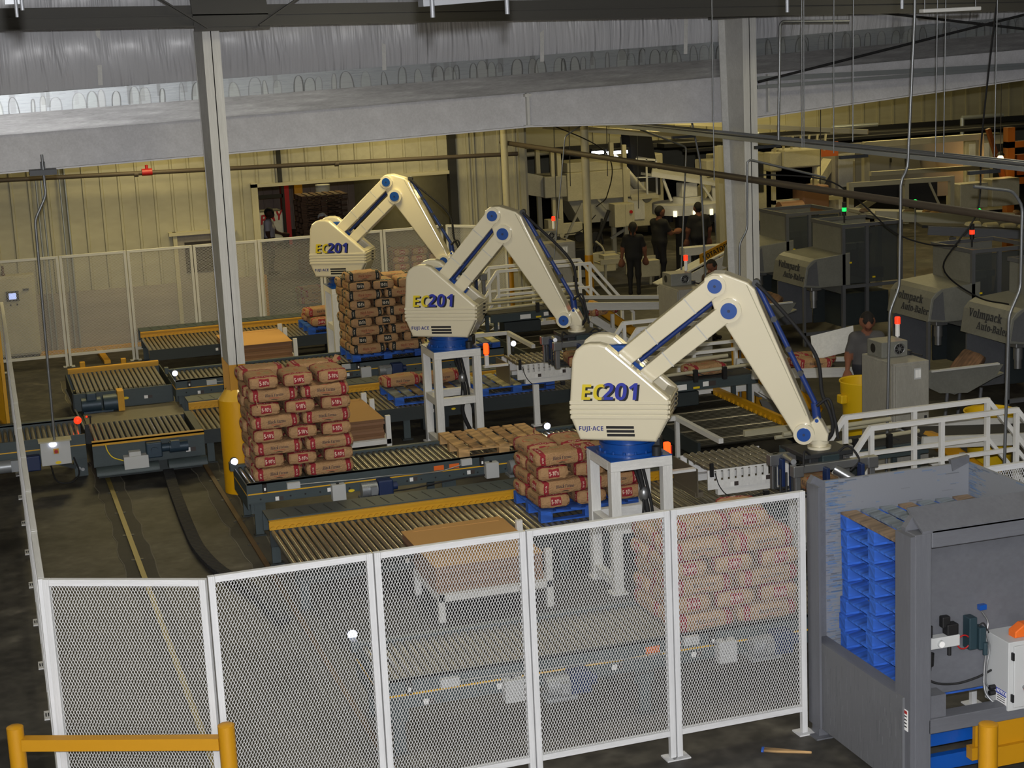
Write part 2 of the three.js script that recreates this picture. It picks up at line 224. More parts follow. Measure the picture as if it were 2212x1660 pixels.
  const cl = thing('pipe_hanger', 'small pipe clamp where the long conduit leaves the girder', 'clamp'); part(cl, 'clamp', [bx(.85, 1.2, 4.33, 4.4, -24.1, -23.8), bx(1, 1.06, 4.4, 4.5, -24, -23.9)], M.darkSteel);
  for (const x of [1.2, 2.1]) solo('conduit', [rod([x * .5 + .75, 0, -35.12], [x * .5 + .75, 4.5, -35.12], .02), rod([x * .5 + .85, 0, -35.12], [x * .5 + .85, 4.5, -35.12], .02)], M.galv, x < 2 ? 'pair of wall conduits running down beside the control cabinet' : 'second pair of wall conduits on the ribbed wall', 'conduit');
  const xb = thing('brace_rod', 'crossed dark sway-brace rods in front of the gutter', 'brace');
  part(xb, 'rod', rod([11.7, 4.98, -24.3], [17.3, 5.95, -24.3], .02), M.dark); part(xb, 'rod', rod([13.3, 6.0, -24.3], [18.3, 5.3, -24.3], .02), M.dark);
  const dull = SM(0x5f6164, .5, .3); const br = thing('strut_bracket', 'pale strut bracket with two studs hanging below the roof', 'bracket'); part(br, 'channel', ext([[2.27, 6.11], [2.75, 6.128], [2.75, 6.5], [2.27, 6.5]], -8.6, -8.5), dull); for (const x of [2.31, 2.7]) part(br, 'stud', cy(.012, 6.055, 7.2, x, -8.48, 8), dull);
  const hk = thing('strut_bracket', 'pale strut clamp with a hanging stud by the roof edge', 'bracket'); part(hk, 'channel', ext([[.27, 6.2], [.35, 6.2], [.35, 6.34], [.27, 6.34]], -8.55, -8.5), dull); part(hk, 'stud', cy(.008, 6.14, 7.2, .318, -8.48, 8), dull); part(hk, 'stud', cy(.009, 6.17, 7.2, .345, -8.48, 8), dull);
  for (const [x, y, l] of [[4.27, 6.0, 'pale hanging stud in front of the dark gusset'], [4.96, 5.99, 'pale hanging stud beside the lamp fixture']]) solo('hanging_stud', cy(.01, y, 7.2, x, -8.5, 8), dull, l, 'stud');
}
// high-bay lamps (above the frame) and their light
function highBay(x, y, z, k, c, label) {
  const t = thing('high_bay_lamp', label, 'lamp', [x, y, z], 0, 'high-bay lamps under the roof');
  part(t, 'shade', lathe([[.06, .3], [.12, .28], [.4, .02], [.42, 0]], 0, 0, 0, 24), new THREE.MeshStandardMaterial({ color: 0x9a9c9e, roughness: .4, metalness: .4, side: 2 }));
  part(t, 'stem', cy(.015, .28, (y > 6 ? 7.19 : 5.89) - y, 0, 0, 8), M.darkSteel);
  part(t, 'lens', cy(.38, .02, .03, 0, 0, 24), glow(c, 2));
  const L = new THREE.RectAreaLight(c, k, 1.2, 1.2); L.position.set(x, y - .03, z); L.lookAt(x, 0, z); scene.add(L);
}
const WARM = 0xfdf2cc, WARM2 = 0xffe9a4;
for (const x of [-3, 5, 13]) for (const z of [-4, -13, -20]) highBay(x, 6.75, z, HALL, WARM, 'round high-bay lamp hung under the tall roof');
for (const [x, z] of [[2, -29], [7, -29.5], [3.5, -33], [8.5, -33]]) highBay(x, 5.2, z, LOW * 1.6, WARM2, 'round high-bay lamp in the bay behind the girder');
for (const [x, z] of [[16, -28], [15, -36], [21, -36], [18, -42], [25, -40], [22, -43.5], [9, -46]]) highBay(x, 5.2, z, z < -35 ? LOW * 1.7 : LOW * .8, WARM2, 'round high-bay lamp over the packing machines');
// ------------------------------------------------------------------ fences and guards
function meshGeo(w, h, sw = .0237, lw = .05, t = .0036) {     // expanded metal: two families of slanting strands clipped to the panel
  const k = lw / sw, pos = [], nor = [], uv = [];
  const quad = (a, b, c, d, n) => { for (const p of [a, b, c, a, c, d]) { pos.push(...p); nor.push(...n); uv.push(0, 0); } };
  for (const s of [1, -1]) for (let c = -h / k; c < w + h / k; c += sw) {
    let x0 = s > 0 ? c : c, y0 = 0, x1 = c + s * h / k, y1 = h;            // a line x = c + s*y/k
    const cut = (X) => (X - c) * k * s;
    if (x0 < 0) { y0 = cut(0); x0 = 0; } if (x0 > w) { y0 = cut(w); x0 = w; } if (x1 < 0) { y1 = cut(0); x1 = 0; } if (x1 > w) { y1 = cut(w); x1 = w; }
    if (y1 - y0 < .005 || y0 < -1e-6 || y1 > h + 1e-6) continue;
    const l = Math.hypot(x1 - x0, y1 - y0), nx = -(y1 - y0) / l * t / 2, ny = (x1 - x0) / l * t / 2, z = s * .001 + .0015, z2 = s * .001 - .0015;
    quad([x0 - nx, y0 - ny, z], [x1 - nx, y1 - ny, z], [x1 + nx, y1 + ny, z], [x0 + nx, y0 + ny, z], [0, 0, 1]);
    quad([x0 - nx, y0 - ny, z2], [x0 + nx, y0 + ny, z2], [x1 + nx, y1 + ny, z2], [x1 - nx, y1 - ny, z2], [0, 0, -1]);
    quad([x0 + nx, y0 + ny, z], [x1 + nx, y1 + ny, z], [x1 + nx, y1 + ny, z2], [x0 + nx, y0 + ny, z2], [nx, ny, 0].map((v) => v * 2 / t));
    quad([x0 - nx, y0 - ny, z2], [x1 - nx, y1 - ny, z2], [x1 - nx, y1 - ny, z], [x0 - nx, y0 - ny, z], [-nx, -ny, 0].map((v) => v * 2 / t));
  }
  const g = new THREE.BufferGeometry(); g.setAttribute('position', new THREE.Float32BufferAttribute(pos, 3)); g.setAttribute('normal', new THREE.Float32BufferAttribute(nor, 3)); g.setAttribute('uv', new THREE.Float32BufferAttribute(uv, 2)); return g;
}
const fenceGeo = new Map();
function fencePanel(label, a, b, o = {}) {                     // from floor point a to floor point b
  const { top = 2.13, low = .2, m = M.fence, mm = M.mesh, group, feet = true, side = 0, f = .05, sw, lw } = o;
  const w = Math.hypot(b[0] - a[0], b[1] - a[1]), turn = -Math.atan2(b[1] - a[1], b[0] - a[0]);
  const t = thing('fence_panel', label, 'fence', [a[0], 0, a[1]], turn, group);
  for (const x of [.005, w - f - .005]) { const p = part(t, 'post', rbx(x, x + f, feet ? .01 : low, top, -.025, .025, .004, 1), m); if (feet) part(p, 'foot_plate', bx(x - .05, x + f + .05, 0, .012, -.07, .07), m); }
  part(t, 'top_rail', rbx(f + .005, w - f - .005, top - f, top, -.025, .025, .004, 1), m); part(t, 'bottom_rail', rbx(f + .005, w - f - .005, low, low + f, -.025, .025, .004, 1), m);
  const key = [Math.round(w * 1000), top, low, sw].join(); if (!fenceGeo.has(key)) fenceGeo.set(key, meshGeo(w - 2 * f + .01, top - low - 2 * f + .01, sw, lw));
  const me = part(t, 'wire_mesh', fenceGeo.get(key), mm); me.position.set(f, low + f, 0); me.userData.kind = 'stuff';
  return t;
}
const FX = [1.40, 2.66, 3.89, 5.12, 6.34];
fencePanel('white expanded-metal fence panel set askew behind the yellow guard rail', [.25, -12.79], [1.39, -12.24], {});
['white fence panel next to the askew one, in front of the floor rails', 'white fence panel in front of the cardboard table', 'white fence panel in front of the front robot stand', 'white fence panel beside the grey pallet dispenser, the bag stack showing through'].forEach((l, i) => fencePanel(l, [FX[i], -12.3 - .03 * i], [FX[i + 1], -12.33 - .03 * i]));
for (let i = 0; i < 11; i++) { const z = -12.78 - 1.37 * i, xa = .24 - .004 * i; fencePanel('white mesh fence panel in the run along the aisle, seen edge on', [.24 + .012 * i, z], [.25 + .012 * i, z - 1.37], { group: 'aisle fence run' }); }
for (let i = 0; i < 8; i++) { const x = -.95 + 1.255 * i; fencePanel(i < 5 ? 'white mesh fence panel standing before the ribbed wall and its concrete base' : 'white mesh fence panel across the dock opening', [x, -33.45], [x + 1.25, -33.45], { group: i < 5 ? 'rear fence along the ribbed wall' : 'rear fence across the dock', m: M.white2, sw: .026, lw: .054 }); }
fencePanel('cream mesh fence panel turning the corner behind the farthest robot', [9.15, -33.45], [10.1, -32.4], { m: M.white2 });
fencePanel('white fence panel standing behind the pallet dispenser', [7.9, -12.38], [9.1, -12.42]);
{ // yellow panel at the aisle edge
  fencePanel('yellow mesh gate panel at the aisle edge by the exit conveyor', [.02, -27.6], [.26, -25.75], { m: M.yellow, mm: M.yellow, top: 2.0, low: .5 });
  const g = thing('guard_rail', 'yellow guard rail with two round posts before the askew fence panel', 'guard rail');
  for (const [x, z] of [[-.06, -12.58], [1.41, -11.97]]) { const p = part(g, 'post', cy(.062, 0, 1.09, x, z, 28), M.yellow2); part(p, 'cap', lathe([[0, 1.105], [.045, 1.1], [.062, 1.085]], x, 0, z), M.yellow2); }
  part(g, 'rail', bar([-.01, .96, -12.56], [1.36, .955, -11.99], .09, .09), M.yellow2);
  const b = thing('bollard', 'round yellow bollard in front of the pallet dispenser', 'bollard'); part(b, 'post', cy(.068, 0, .99, 6.52, -9.98, 28), M.yellow2); part(b, 'cap', lathe([[0, 1.0], [.05, .998], [.068, .985]], 6.52, 0, -9.98), M.yellow2);
  for (const [x, z, l] of [[1.78, -33.05, 'short yellow floor stop by the shuttle car'], [2.54, -33.0, 'short yellow floor stop nearer the cardboard tables']]) solo('floor_stop', rbx(x - .05, x + .05, 0, .14, z - .04, z + .04, .015), M.yellow, l, 'floor stop');
  solo('floor_curb', [bx(1.1, 3.3, 0, .06, -35.1, -34.95), bar([2.22, .03, -34.9], [2.27, .03, -33.35], .12, .06)], M.yellow, 'yellow painted steel curb along the wall base', 'curb');
  const yb = thing('bollard', 'yellow bollard standing just inside the dock opening', 'bollard'); part(yb, 'post', cy(.075, 0, 1.03, 5.86, -36.3, 20), M.yellow2); part(yb, 'cap', lathe([[0, 1.05], [.06, 1.045], [.075, 1.03]], 5.86, 0, -36.3), M.yellow2);
}
// wall control cabinet behind the rear fence
{
  const c = thing('control_cabinet', 'tall cream control cabinet with a small lit screen by the ribbed wall', 'cabinet');
  part(c, 'body', rbx(-.2, 1.12, .08, 1.66, -35.1, -34.75, .01), M.creamDull); part(c, 'plinth', bx(-.15, 1.08, 0, .08, -35.05, -34.8), M.dark);
  const d = part(c, 'door', rbx(-.15, 1.07, .12, 1.62, -34.75, -34.72, .006), M.creamDull); part(d, 'handle', [bx(.88, 1.0, 1.36, 1.4, -34.72, -34.69), cz(.02, -34.72, -34.68, .9, 1.38)], M.darkSteel);
  part(c, 'screen_bezel', bx(.56, .8, 1.17, 1.37, -34.72, -34.70), M.black); part(c, 'screen', bx(.61, .75, 1.21, 1.33, -34.705, -34.695), G.screen);
  for (const x of [.63, .75]) part(c, 'push_button', cz(.02, -34.72, -34.69, x, 1.1), M.darkSteel);
  part(c, 'antenna', [cy(.025, 1.66, 1.85, .55, -34.9), cy(.04, 1.66, 1.7, .55, -34.9)], M.brown);
}
// ------------------------------------------------------------------ conveyors
const rollGeo = new Map();
const rollerZ = (r, l) => { const k = r + '/' + l; if (!rollGeo.has(k)) rollGeo.set(k, mg([cz(r, -l / 2, l / 2, 0, 0, 14), cz(r * .3, -l / 2 - .02, l / 2 + .02, 0, 0, 6)])); return rollGeo.get(k); };
function rollers(t, x0, x1, z0, z1, top, r = .031, pitch = .0762, m = M.roller) {  // rollers lying along z
  const l = Math.round(Math.abs(z1 - z0) * 1000) / 1000, g = rollerZ(r, l); for (let x = x0 + pitch / 2; x < x1; x += pitch) { const o = part(t, 'roller', g, m); o.position.set(x, top - r, (z0 + z1) / 2); o.rotation.z = rnd() * 6; }
}
const sticker = (t, x, y, z, w = .1, h = .05) => { part(t, 'sticker', bx(x, x + w * .45, y, y + h, z, z + .002), M.label); part(t, 'sticker', bx(x + w * .48, x + w, y, y + h, z, z + .002), SM(0x3a3230, .6)); };
const M_stripe = SM(0xd9a514, .5), badge = SM(0xe3c416, .5);
function convLow(label, x0, x1, zn, k) {                         // out-feed line: deep near frame, gear motors and boxes hung on it
  const t = thing('roller_conveyor', label, 'conveyor'); const zf = zn - 1.06;
  part(t, 'side_frame', [bx(x0, x1, .42, .68, zn - .02, zn), bx(x0, x1, .66, .68, zn - .05, zn)], M.conv); part(t, 'side_frame', [bx(x0, x1, .42, .68, zf, zf + .02), bx(x0, x1, .66, .685, zf, zf + .07)], M.conv);
  part(t, 'pin_stripe', bx(x0, x1, .535, .55, zn, zn + .003), M_stripe); part(t, 'end_plate', bx(x0 - .012, x0, .36, .66, zf, zn), M.conv); part(t, 'end_stripe', bx(x0 - .015, x0 - .012, .53, .545, zf + .05, zn), M_stripe);
  part(t, 'end_hook', bx(x0 - .06, x0, .62, .72, zf - .03, zf + .1), M.conv);
  rollers(t, x0 + .03, x1, zn - .04, zf + .04, .65);
  for (const x of [x0 + .12, (x0 + x1) / 2, x1 - .1]) for (const z of [zn - .06, zf + .06]) { const l = part(t, 'leg', [bx(x - .05, x + .05, .02, .42, z - .02, z + .02), bx(x - .09, x + .09, .28, .42, z - .012, z + .012)], M.conv); part(l, 'foot', [bx(x - .07, x + .07, 0, .02, z - .06, z + .06)], M.convDark); }
  const jb = (x, y, s) => { const b = part(t, 'junction_box', rbx(x, x + .17 * s, y, y + .2 * s, zn + .005, zn + .12, .006), M.greyBox); part(b, 'switch', cy(.018, y + .2 * s, y + .2 * s + .015, x + .08 * s, zn + .06), M.black); };
  const mot = (x, y) => { const b = part(t, 'gear_motor', [cx(.085, x, x + .2, y, zn + .12, 20), ...[...Array(7)].map((_, i) => cx(.09, x + .03 + i * .022, x + .036 + i * .022, y, zn + .12, 20)), bx(x + .1, x + .18, y - .05, y + .05, zn + .18, zn + .24), bx(x - .02, x + .26, y - .12, y - .09, zn, zn + .2)], M.motorGrey); part(b, 'gear_box', [rbx(x + .21, x + .4, y - .1, y + .1, zn + .01, zn + .18, .02), cx(.05, x + .4, x + .46, y, zn + .1)], M.blueDark); };
  jb(x0 + 1.02, .36, 1); mot(x0 + 1.38, .46); jb(x0 + 3.0, .4, 1); if (x1 - x0 > 3.6) mot(x0 + 3.3, .52);
  for (const dx of [.35, 1.0, 2.05, 2.8, 3.4].filter((d) => d < x1 - x0)) sticker(t, x0 + dx - .02, dx < 1 ? .43 : .46, zn + .003);
  for (const dx of [2.35, 2.55]) part(t, 'orange_label', bx(x0 + dx, x0 + dx + .13, .56, .62, zn, zn + .002), M.orange);
  for (const dx of [.18, 2.95]) { const s = part(t, 'photo_eye', bx(x0 + dx, x0 + dx + .05, .56, .66, zn, zn + .05), M.black); part(s, 'indicator', bx(x0 + dx + .012, x0 + dx + .035, .585, .62, zn + .05, zn + .052), M.label); }
  part(t, 'terminal_box', bx(x0 + .48, x0 + .64, .565, .64, zn, zn + .05), M.greyBox); part(t, 'terminal_box', bx(x0 + 2.7, x0 + 2.84, .59, .67, zn, zn + .05), M.greyBox);
  part(t, 'maker_badge', cz(.04, zn + .003, zn + .006, x0 + 1.28, .44, 16).scale(1, .45, 1).translate(0, .24, 0), badge);
  part(t, 'cable', tube([[x0 + .64, .6, zn + .02], [x0 + .9, .595, zn + .02], [x0 + 1.3, .58, zn + .03], [x0 + 1.8, .575, zn + .03], [x0 + 2.4, .55, zn + .03], [x0 + 2.7, .6, zn + .03]], .008, 40), M.steel);
  part(t, 'cable', tube([[x0 + 1.6, .38, zn + .05], [x0 + 2.0, .37, zn + .02], [x0 + 2.6, .42, zn + .02], [x0 + 3.1, .44, zn + .05]], .01, 30), M.rubber);
  part(t, 'frame_holes', [...Array(26)].map((_, i) => cz(.012, zn + .0005, zn + .002, x0 + .15 + i * (x1 - x0 - .3) / 26, .47, 8)), M.dark);
  return t;
}
function convYellow(label, x0, x1, zf, k) {                       // build line: yellow scalloped guard on its far side and a grey chain cover
  const t = thing('roller_conveyor', label, 'conveyor'); const zn = zf + 1.5;
  part(t, 'chain_cover', [bx(x0, x1, .6, .62, zf - .44, zf - .04), bx(x0, x1, .38, .62, zf - .46, zf - .44)], M.conv);
  part(t, 'cover_slots', [...Array(Math.floor((x1 - x0 - .4) / .17))].map((_, i) => bar([x0 + .2 + i * .17, .622, zf - .38], [x0 + .24 + i * .17, .622, zf - .1], .012, .003)), M.convDark);
  part(t, 'yellow_guard', [bx(x0, x1, .5, .6, zf - .04, zf - .01), bx(x0, x1, .585, .605, zf - .08, zf + .02)], M.yellow);
  const sc = part(t, 'guard_scallops', [...Array(Math.floor((x1 - x0) / .0762))].map((_, i) => new THREE.CylinderGeometry(.038, .038, .02, 12, 1, false, 0, Math.PI).rotateX(Math.PI / 2).rotateZ(Math.PI / 2).translate(x0 + .038 + i * .0762, .5, zf)), M.yellow);
  part(t, 'side_frame', [bx(x0, x1, .3, .5, zn - .02, zn), bx(x0, x1, .3, .5, zf - .02, zf)], M.convDark);
  rollers(t, x0, x1, zn - .03, zf + .01, .5);
  for (const x of [x0 + .1, (x0 + x1) / 2, x1 - .1]) for (const z of [zn - .05, zf - .3]) { const l = part(t, 'leg', [bx(x - .05, x + .05, .02, .32, z - .02, z + .02)], M.conv); part(l, 'foot', bx(x - .08, x + .08, 0, .02, z - .06, z + .06), M.convDark); }
  sticker(t, x0 + 1.2, .38, zn + .001); sticker(t, x0 + 3.4, .38, zn + .001); part(t, 'terminal_box', bx(x0 + 3.3, x0 + 3.7, .1, .3, zn - .3, zn - .12), M.convDark);
  const g = cz(.035, zn, zn + .004, 0, 0, 16).scale(1, .45, 1).translate(x0 + 3.75, .4, 0); part(t, 'maker_badge', g, badge);
  return t;
}
const CP = 7.05;
convLow('grey roller conveyor behind the front fence, under the bag stack seen through the mesh', 2.9, 7.6, -13.33);
convLow('grey roller conveyor carrying the tall red-label stack and a bare pine pallet', 2.9, 8.0, -20.38);
convLow('grey roller conveyor carrying the tall stack of bags with black end labels', 2.9, 8.4, -20.38 - CP);
convYellow('roller conveyor with yellow guard under the half-built bag stack at the front robot', 2.9, 8.95, -18.88);
convYellow('roller conveyor with yellow guard carrying two blue pallets at the middle robot', 2.9, 8.95, -18.88 - CP);
convYellow('roller conveyor with yellow guard nearest the ribbed wall, at the farthest robot', 2.9, 8.2, -18.88 - 2 * CP);
// photo-eye reflectors at the conveyor ends; a glow stands in for returned flash
for (const [x, y, z, l] of [[2.9, .74, -21.35, 'round white reflector with added glow at the conveyor end beside the tall red-label stack'], [2.88, .74, -14.42, 'round white reflector with added glow on the conveyor behind the front fence'], [2.93, .74, -27.75, 'round white reflector with added glow on the conveyor beyond the yellow column guard'], [7.1, .72, -21.36, 'round white reflector with added glow under the infeed of the front robot'], [8.35, .86, -26.7, 'round bluish reflector with added glow behind the middle robot stand']]) {
  const t = thing('lamp_or_reflector', l, 'lamp'); part(t, 'housing', [cz(.05, z - .06, z - .005, x, y, 18), bx(x - .015, x + .015, y - .14, y, z - .05, z - .03)], M.darkSteel); part(t, 'lens', new THREE.SphereGeometry(.045, 18, 10).scale(1, 1, .4).translate(x, y, z), G.white);
}
// shuttle car on its rails
for (const [x, l, m] of [[1.495, 'worn yellowish floor rail running under the shuttle car', SM(0x8d7f4a, .45, .3, { map: grime })], [2.875, 'rusty floor rail beside the conveyor ends', SM(0x5b4226, .6, .2, { map: grime })]]) {
  const t = thing('floor_rail', l, 'rail'); part(t, 'rail_bar', bx(x - .03, x + .03, 0, .03, -32, -12.6), m);
  const ea = [...Array(60)].map((_, i) => [x - .17 + rr(-.03, .03), 12.8 + i * .325]), eb = [...Array(60)].map((_, i) => [x + .17 + rr(-.03, .03), 32 - i * .325]), wide = (d) => ext([...ea.map(([a, b]) => [a - d, b]), ...eb.map(([a, b]) => [a + d, b])], 0, .004 + (d ? 0 : .003)).rotateX(-Math.PI / 2);
  part(t, 'grout_strip', wide(0), SM(0x47443b, .8, 0, { map: grime })); part(t, 'grout_edge', wide(.014), SM(0x6f6b5f, .85, 0, { map: grime }));
  for (let z = -30; z < -13; z += 1.1) part(t, 'rail_clip', bx(x - .07, x + .07, .006, .014, z, z + .05), M.darkSteel);
}
{
  const t = thing('cable_carrier', 'black cable carrier chain laid on the floor between the rails', 'cable chain');
  const c = new THREE.CatmullRomCurve3([[2.33, .05, -24.05], [2.28, .05, -23], [2.25, .05, -22.1], [2.22, .05, -21], [2.22, .05, -20], [2.32, .05, -19.1], [2.55, .06, -18.2], [2.7, .06, -17]].map((p) => V(...p)));
  const lk = rbx(-.075, .075, -.03, .03, -.024, .024, .008, 1), n = 120; for (let i = 0; i < n; i++) { const p = c.getPointAt(i / n), q = c.getTangentAt(i / n), o = part(t, 'link', lk, M.rubber); o.position.copy(p); o.rotation.y = Math.atan2(q.x, q.z); }
}
{
  const t = thing('shuttle_car', 'grey rail shuttle car with two roller decks and a steel plate between them', 'shuttle car'); const x0 = 1.32, x1 = 2.87;
  part(t, 'front_frame', [bx(x0, x1, .22, .56, -24.1, -24.06)], M.conv); part(t, 'yellow_edge', [bx(x0, x1, .53, .585, -24.08, -24.03), bx(x0, x1, .56, .585, -24.14, -24.03)], M.yellow); part(t, 'rear_frame', bx(x0, x1, .25, .54, -25.52, -25.48), M.convDark);
  rollers(t, x0 + .04, x1 - .12, -24.14, -25.46, .555); part(t, 'end_cheek', bx(x1 - .1, x1, .25, .58, -25.5, -24.1), M.convDark);
  const bp = (a, b) => part(t, 'bumper', new THREE.CylinderGeometry(.11, .11, b - a, 18, 1, false, 0, Math.PI).rotateZ(Math.PI / 2).translate((a + b) / 2, .13, -23.98), M.conv); bp(x0 + .02, 2.2); bp(2.33, x1);
  part(t, 'chassis', bx(x0 + .05, x1 - .05, .05, .24, -29.7, -24.1), M.convDark);
  part(t, 'deck_plate', bx(x0 + .1, x1 + .08, .25, .262, -27.8, -25.55), SM(0x6c675a, .5, .2, { map: grime }));
  for (const q of [-27.9, -29.72]) part(t, 'second_frame', bx(x0, x1, .26, .54, q, q + .04), M.conv); part(t, 'second_guard', [bx(x0 + .03, x1, .52, .62, -29.72, -29.69), bx(x0 + .03, x1, .6, .625, -29.76, -29.66)], M.yellow);
  rollers(t, x0 + .04, x1 - .04, -27.94, -29.62, .555, .031, .0762); part(t, 'end_cheek', [bx(x0 - .02, x0, .26, .56, -29.7, -27.88), bx(x1, x1 + .02, .26, .56, -29.7, -27.88)], M.convDark);
  const mo = part(t, 'drive_motor', [cx(.12, 1.42, 1.72, .38, -27.7, 20), rbx(1.5, 1.66, .44, .58, -27.78, -27.62, .02), cx(.14, 1.76, 1.98, .38, -27.7, 20), bx(1.44, 1.9, .26, .29, -27.8, -27.6)], M.motor); part(mo, 'yellow_cover', bx(1.98, 2.08, .24, .58, -27.82, -27.55), M.yellow);
  const m2 = part(t, 'lift_motor', [rbx(2.04, 2.26, .3, .52, -24.06, -23.9, .02), cx(.06, 2.26, 2.36, .42, -23.97), cx(.08, 2.36, 2.62, .42, -23.95), cz(.05, -23.9, -23.86, 2.15, .41)], M.motor); part(m2, 'terminal_box', bx(2.38, 2.5, .42, .52, -23.98, -23.86), M.motor);
  const jb = part(t, 'junction_box', rbx(1.72, 2.06, .18, .36, -24.05, -23.88, .008), M.greyBox); part(jb, 'small_box', bx(1.8, 1.96, .36, .42, -24.02, -23.9), M.greyBox);
  part(t, 'cable', tube([[1.5, .54, -24.02], [1.52, .45, -24.0], [1.58, .36, -23.98], [1.72, .3, -23.95]], .008), badge); part(t, 'connector', cx(.025, 1.36, 1.5, .2, -23.95), M.label); part(t, 'cable', tube([[1.5, .2, -23.95], [1.62, .2, -23.95], [1.72, .24, -23.95]], .008), M.rubber);
  sticker(t, 2.6, .3, -24.055, .14, .06); sticker(t, 2.42, .36, -27.855, .13, .05); part(t, 'maker_badge', cz(.04, -24.06, -24.05, 1.99, .33, 16).scale(1, .5, 1).translate(0, .165, 0), badge); part(t, 'maker_badge', cz(.045, -27.86, -27.85, 2.13, .4, 16).scale(1, .5, 1).translate(0, .2, 0), badge);
  part(t, 'sensor_post', [rod([1.42, .26, -25.7], [1.42, .62, -25.7], .012), bx(1.36, 1.44, .6, .63, -25.72, -25.68)], M.black); part(t, 'sensor_light', new THREE.SphereGeometry(.014, 10, 8).translate(1.37, .62, -25.67), G.red);
  part(t, 'brake_rod', [rod([1.28, .3, -29.6], [1.36, .3, -26.3], .015), rod([1.36, .3, -26.3], [1.42, .3, -25.6], .012)], M.steel);
}
{
  const t = thing('roller_conveyor', 'grey roller conveyor leading away from the shuttle car toward the aisle', 'conveyor'); const x0 = -1.6, x1 = 1.26, zn = -24.5, zf = -25.55;
  part(t, 'side_frame', bx(x0, x1, .26, .62, zn - .03, zn), M.conv); part(t, 'side_frame', [bx(x0, x1, .4, .64, zf, zf + .03), bx(x0, x1, .62, .65, zf - .1, zf + .03)], M.conv); part(t, 'pin_stripe', bx(x0, x1, .46, .475, zn, zn + .003), M_stripe);
  rollers(t, x0, x1 - .02, zn - .04, zf + .04, .6); part(t, 'leg', bx(1.12, 1.22, 0, .46, zf + .05, zf + .08), M.conv); const l = part(t, 'leg', bx(1.08, 1.26, 0, .46, zn - .1, zn - .07), M.conv); part(l, 'bolt', [cz(.025, zn - .07, zn - .05, 1.14, .4), cz(.025, zn - .07, zn - .05, 1.14, .12), cz(.025, zn - .07, zn - .05, 1.19, .1)], M.steel);
  part(t, 'brace', bar([.6, .34, zn - .04], [1.1, .14, zn - .08], .03, .06), M.convDark); const m = part(t, 'gear_motor', [cx(.09, -.1, .22, .3, zn + .1, 20), bx(.22, .36, .22, .38, zn + .02, zn + .14)], M.motorGrey); part(m, 'gear_box', rbx(.4, .62, .2, .42, zn + .02, zn + .16, .02), M.blueDark);
  part(t, 'cable', tube([[.75, .25, zn + .05], [.82, .05, zn + .3], [1.0, .02, zn + .3], [1.12, .1, zn + .2], [1.08, .3, zn]], .012), M.rubber);
  sticker(t, .68, .24, zn + .003, .12, .1);
  const r = thing('lamp_or_reflector', 'round red beacon glowing at the end of the aisle conveyor', 'lamp'); part(r, 'bracket', bx(1.2, 1.26, .6, .64, -25.4, -25.34), M.darkSteel); part(r, 'lens', new THREE.SphereGeometry(.055, 18, 12).translate(1.21, .7, -25.1), G.red);
  const b = thing('control_box', 'small grey control box with red rotary switch hung on a conduit', 'control box'); part(b, 'body', rbx(.62, 1.02, .37, .7, -24.02, -23.86, .008), M.greyBox); part(b, 'hood', bx(.6, 1.04, .7, .72, -24.05, -23.82), M.creamDull);
  const s = part(b, 'switch_plate', bx(.79, .86, .53, .6, -23.86, -23.85), M.yellow); part(s, 'knob', cz(.025, -23.85, -23.82, .825, .565), M.red); part(b, 'badge', cz(.04, -23.86, -23.855, .84, .405, 16).scale(1, .5, 1).translate(0, .2, 0), badge); part(b, 'lit_button', cz(.05, -23.86, -23.84, .79, .665, 18).scale(1, .7, 1).translate(0, .2, 0), G.white);
}
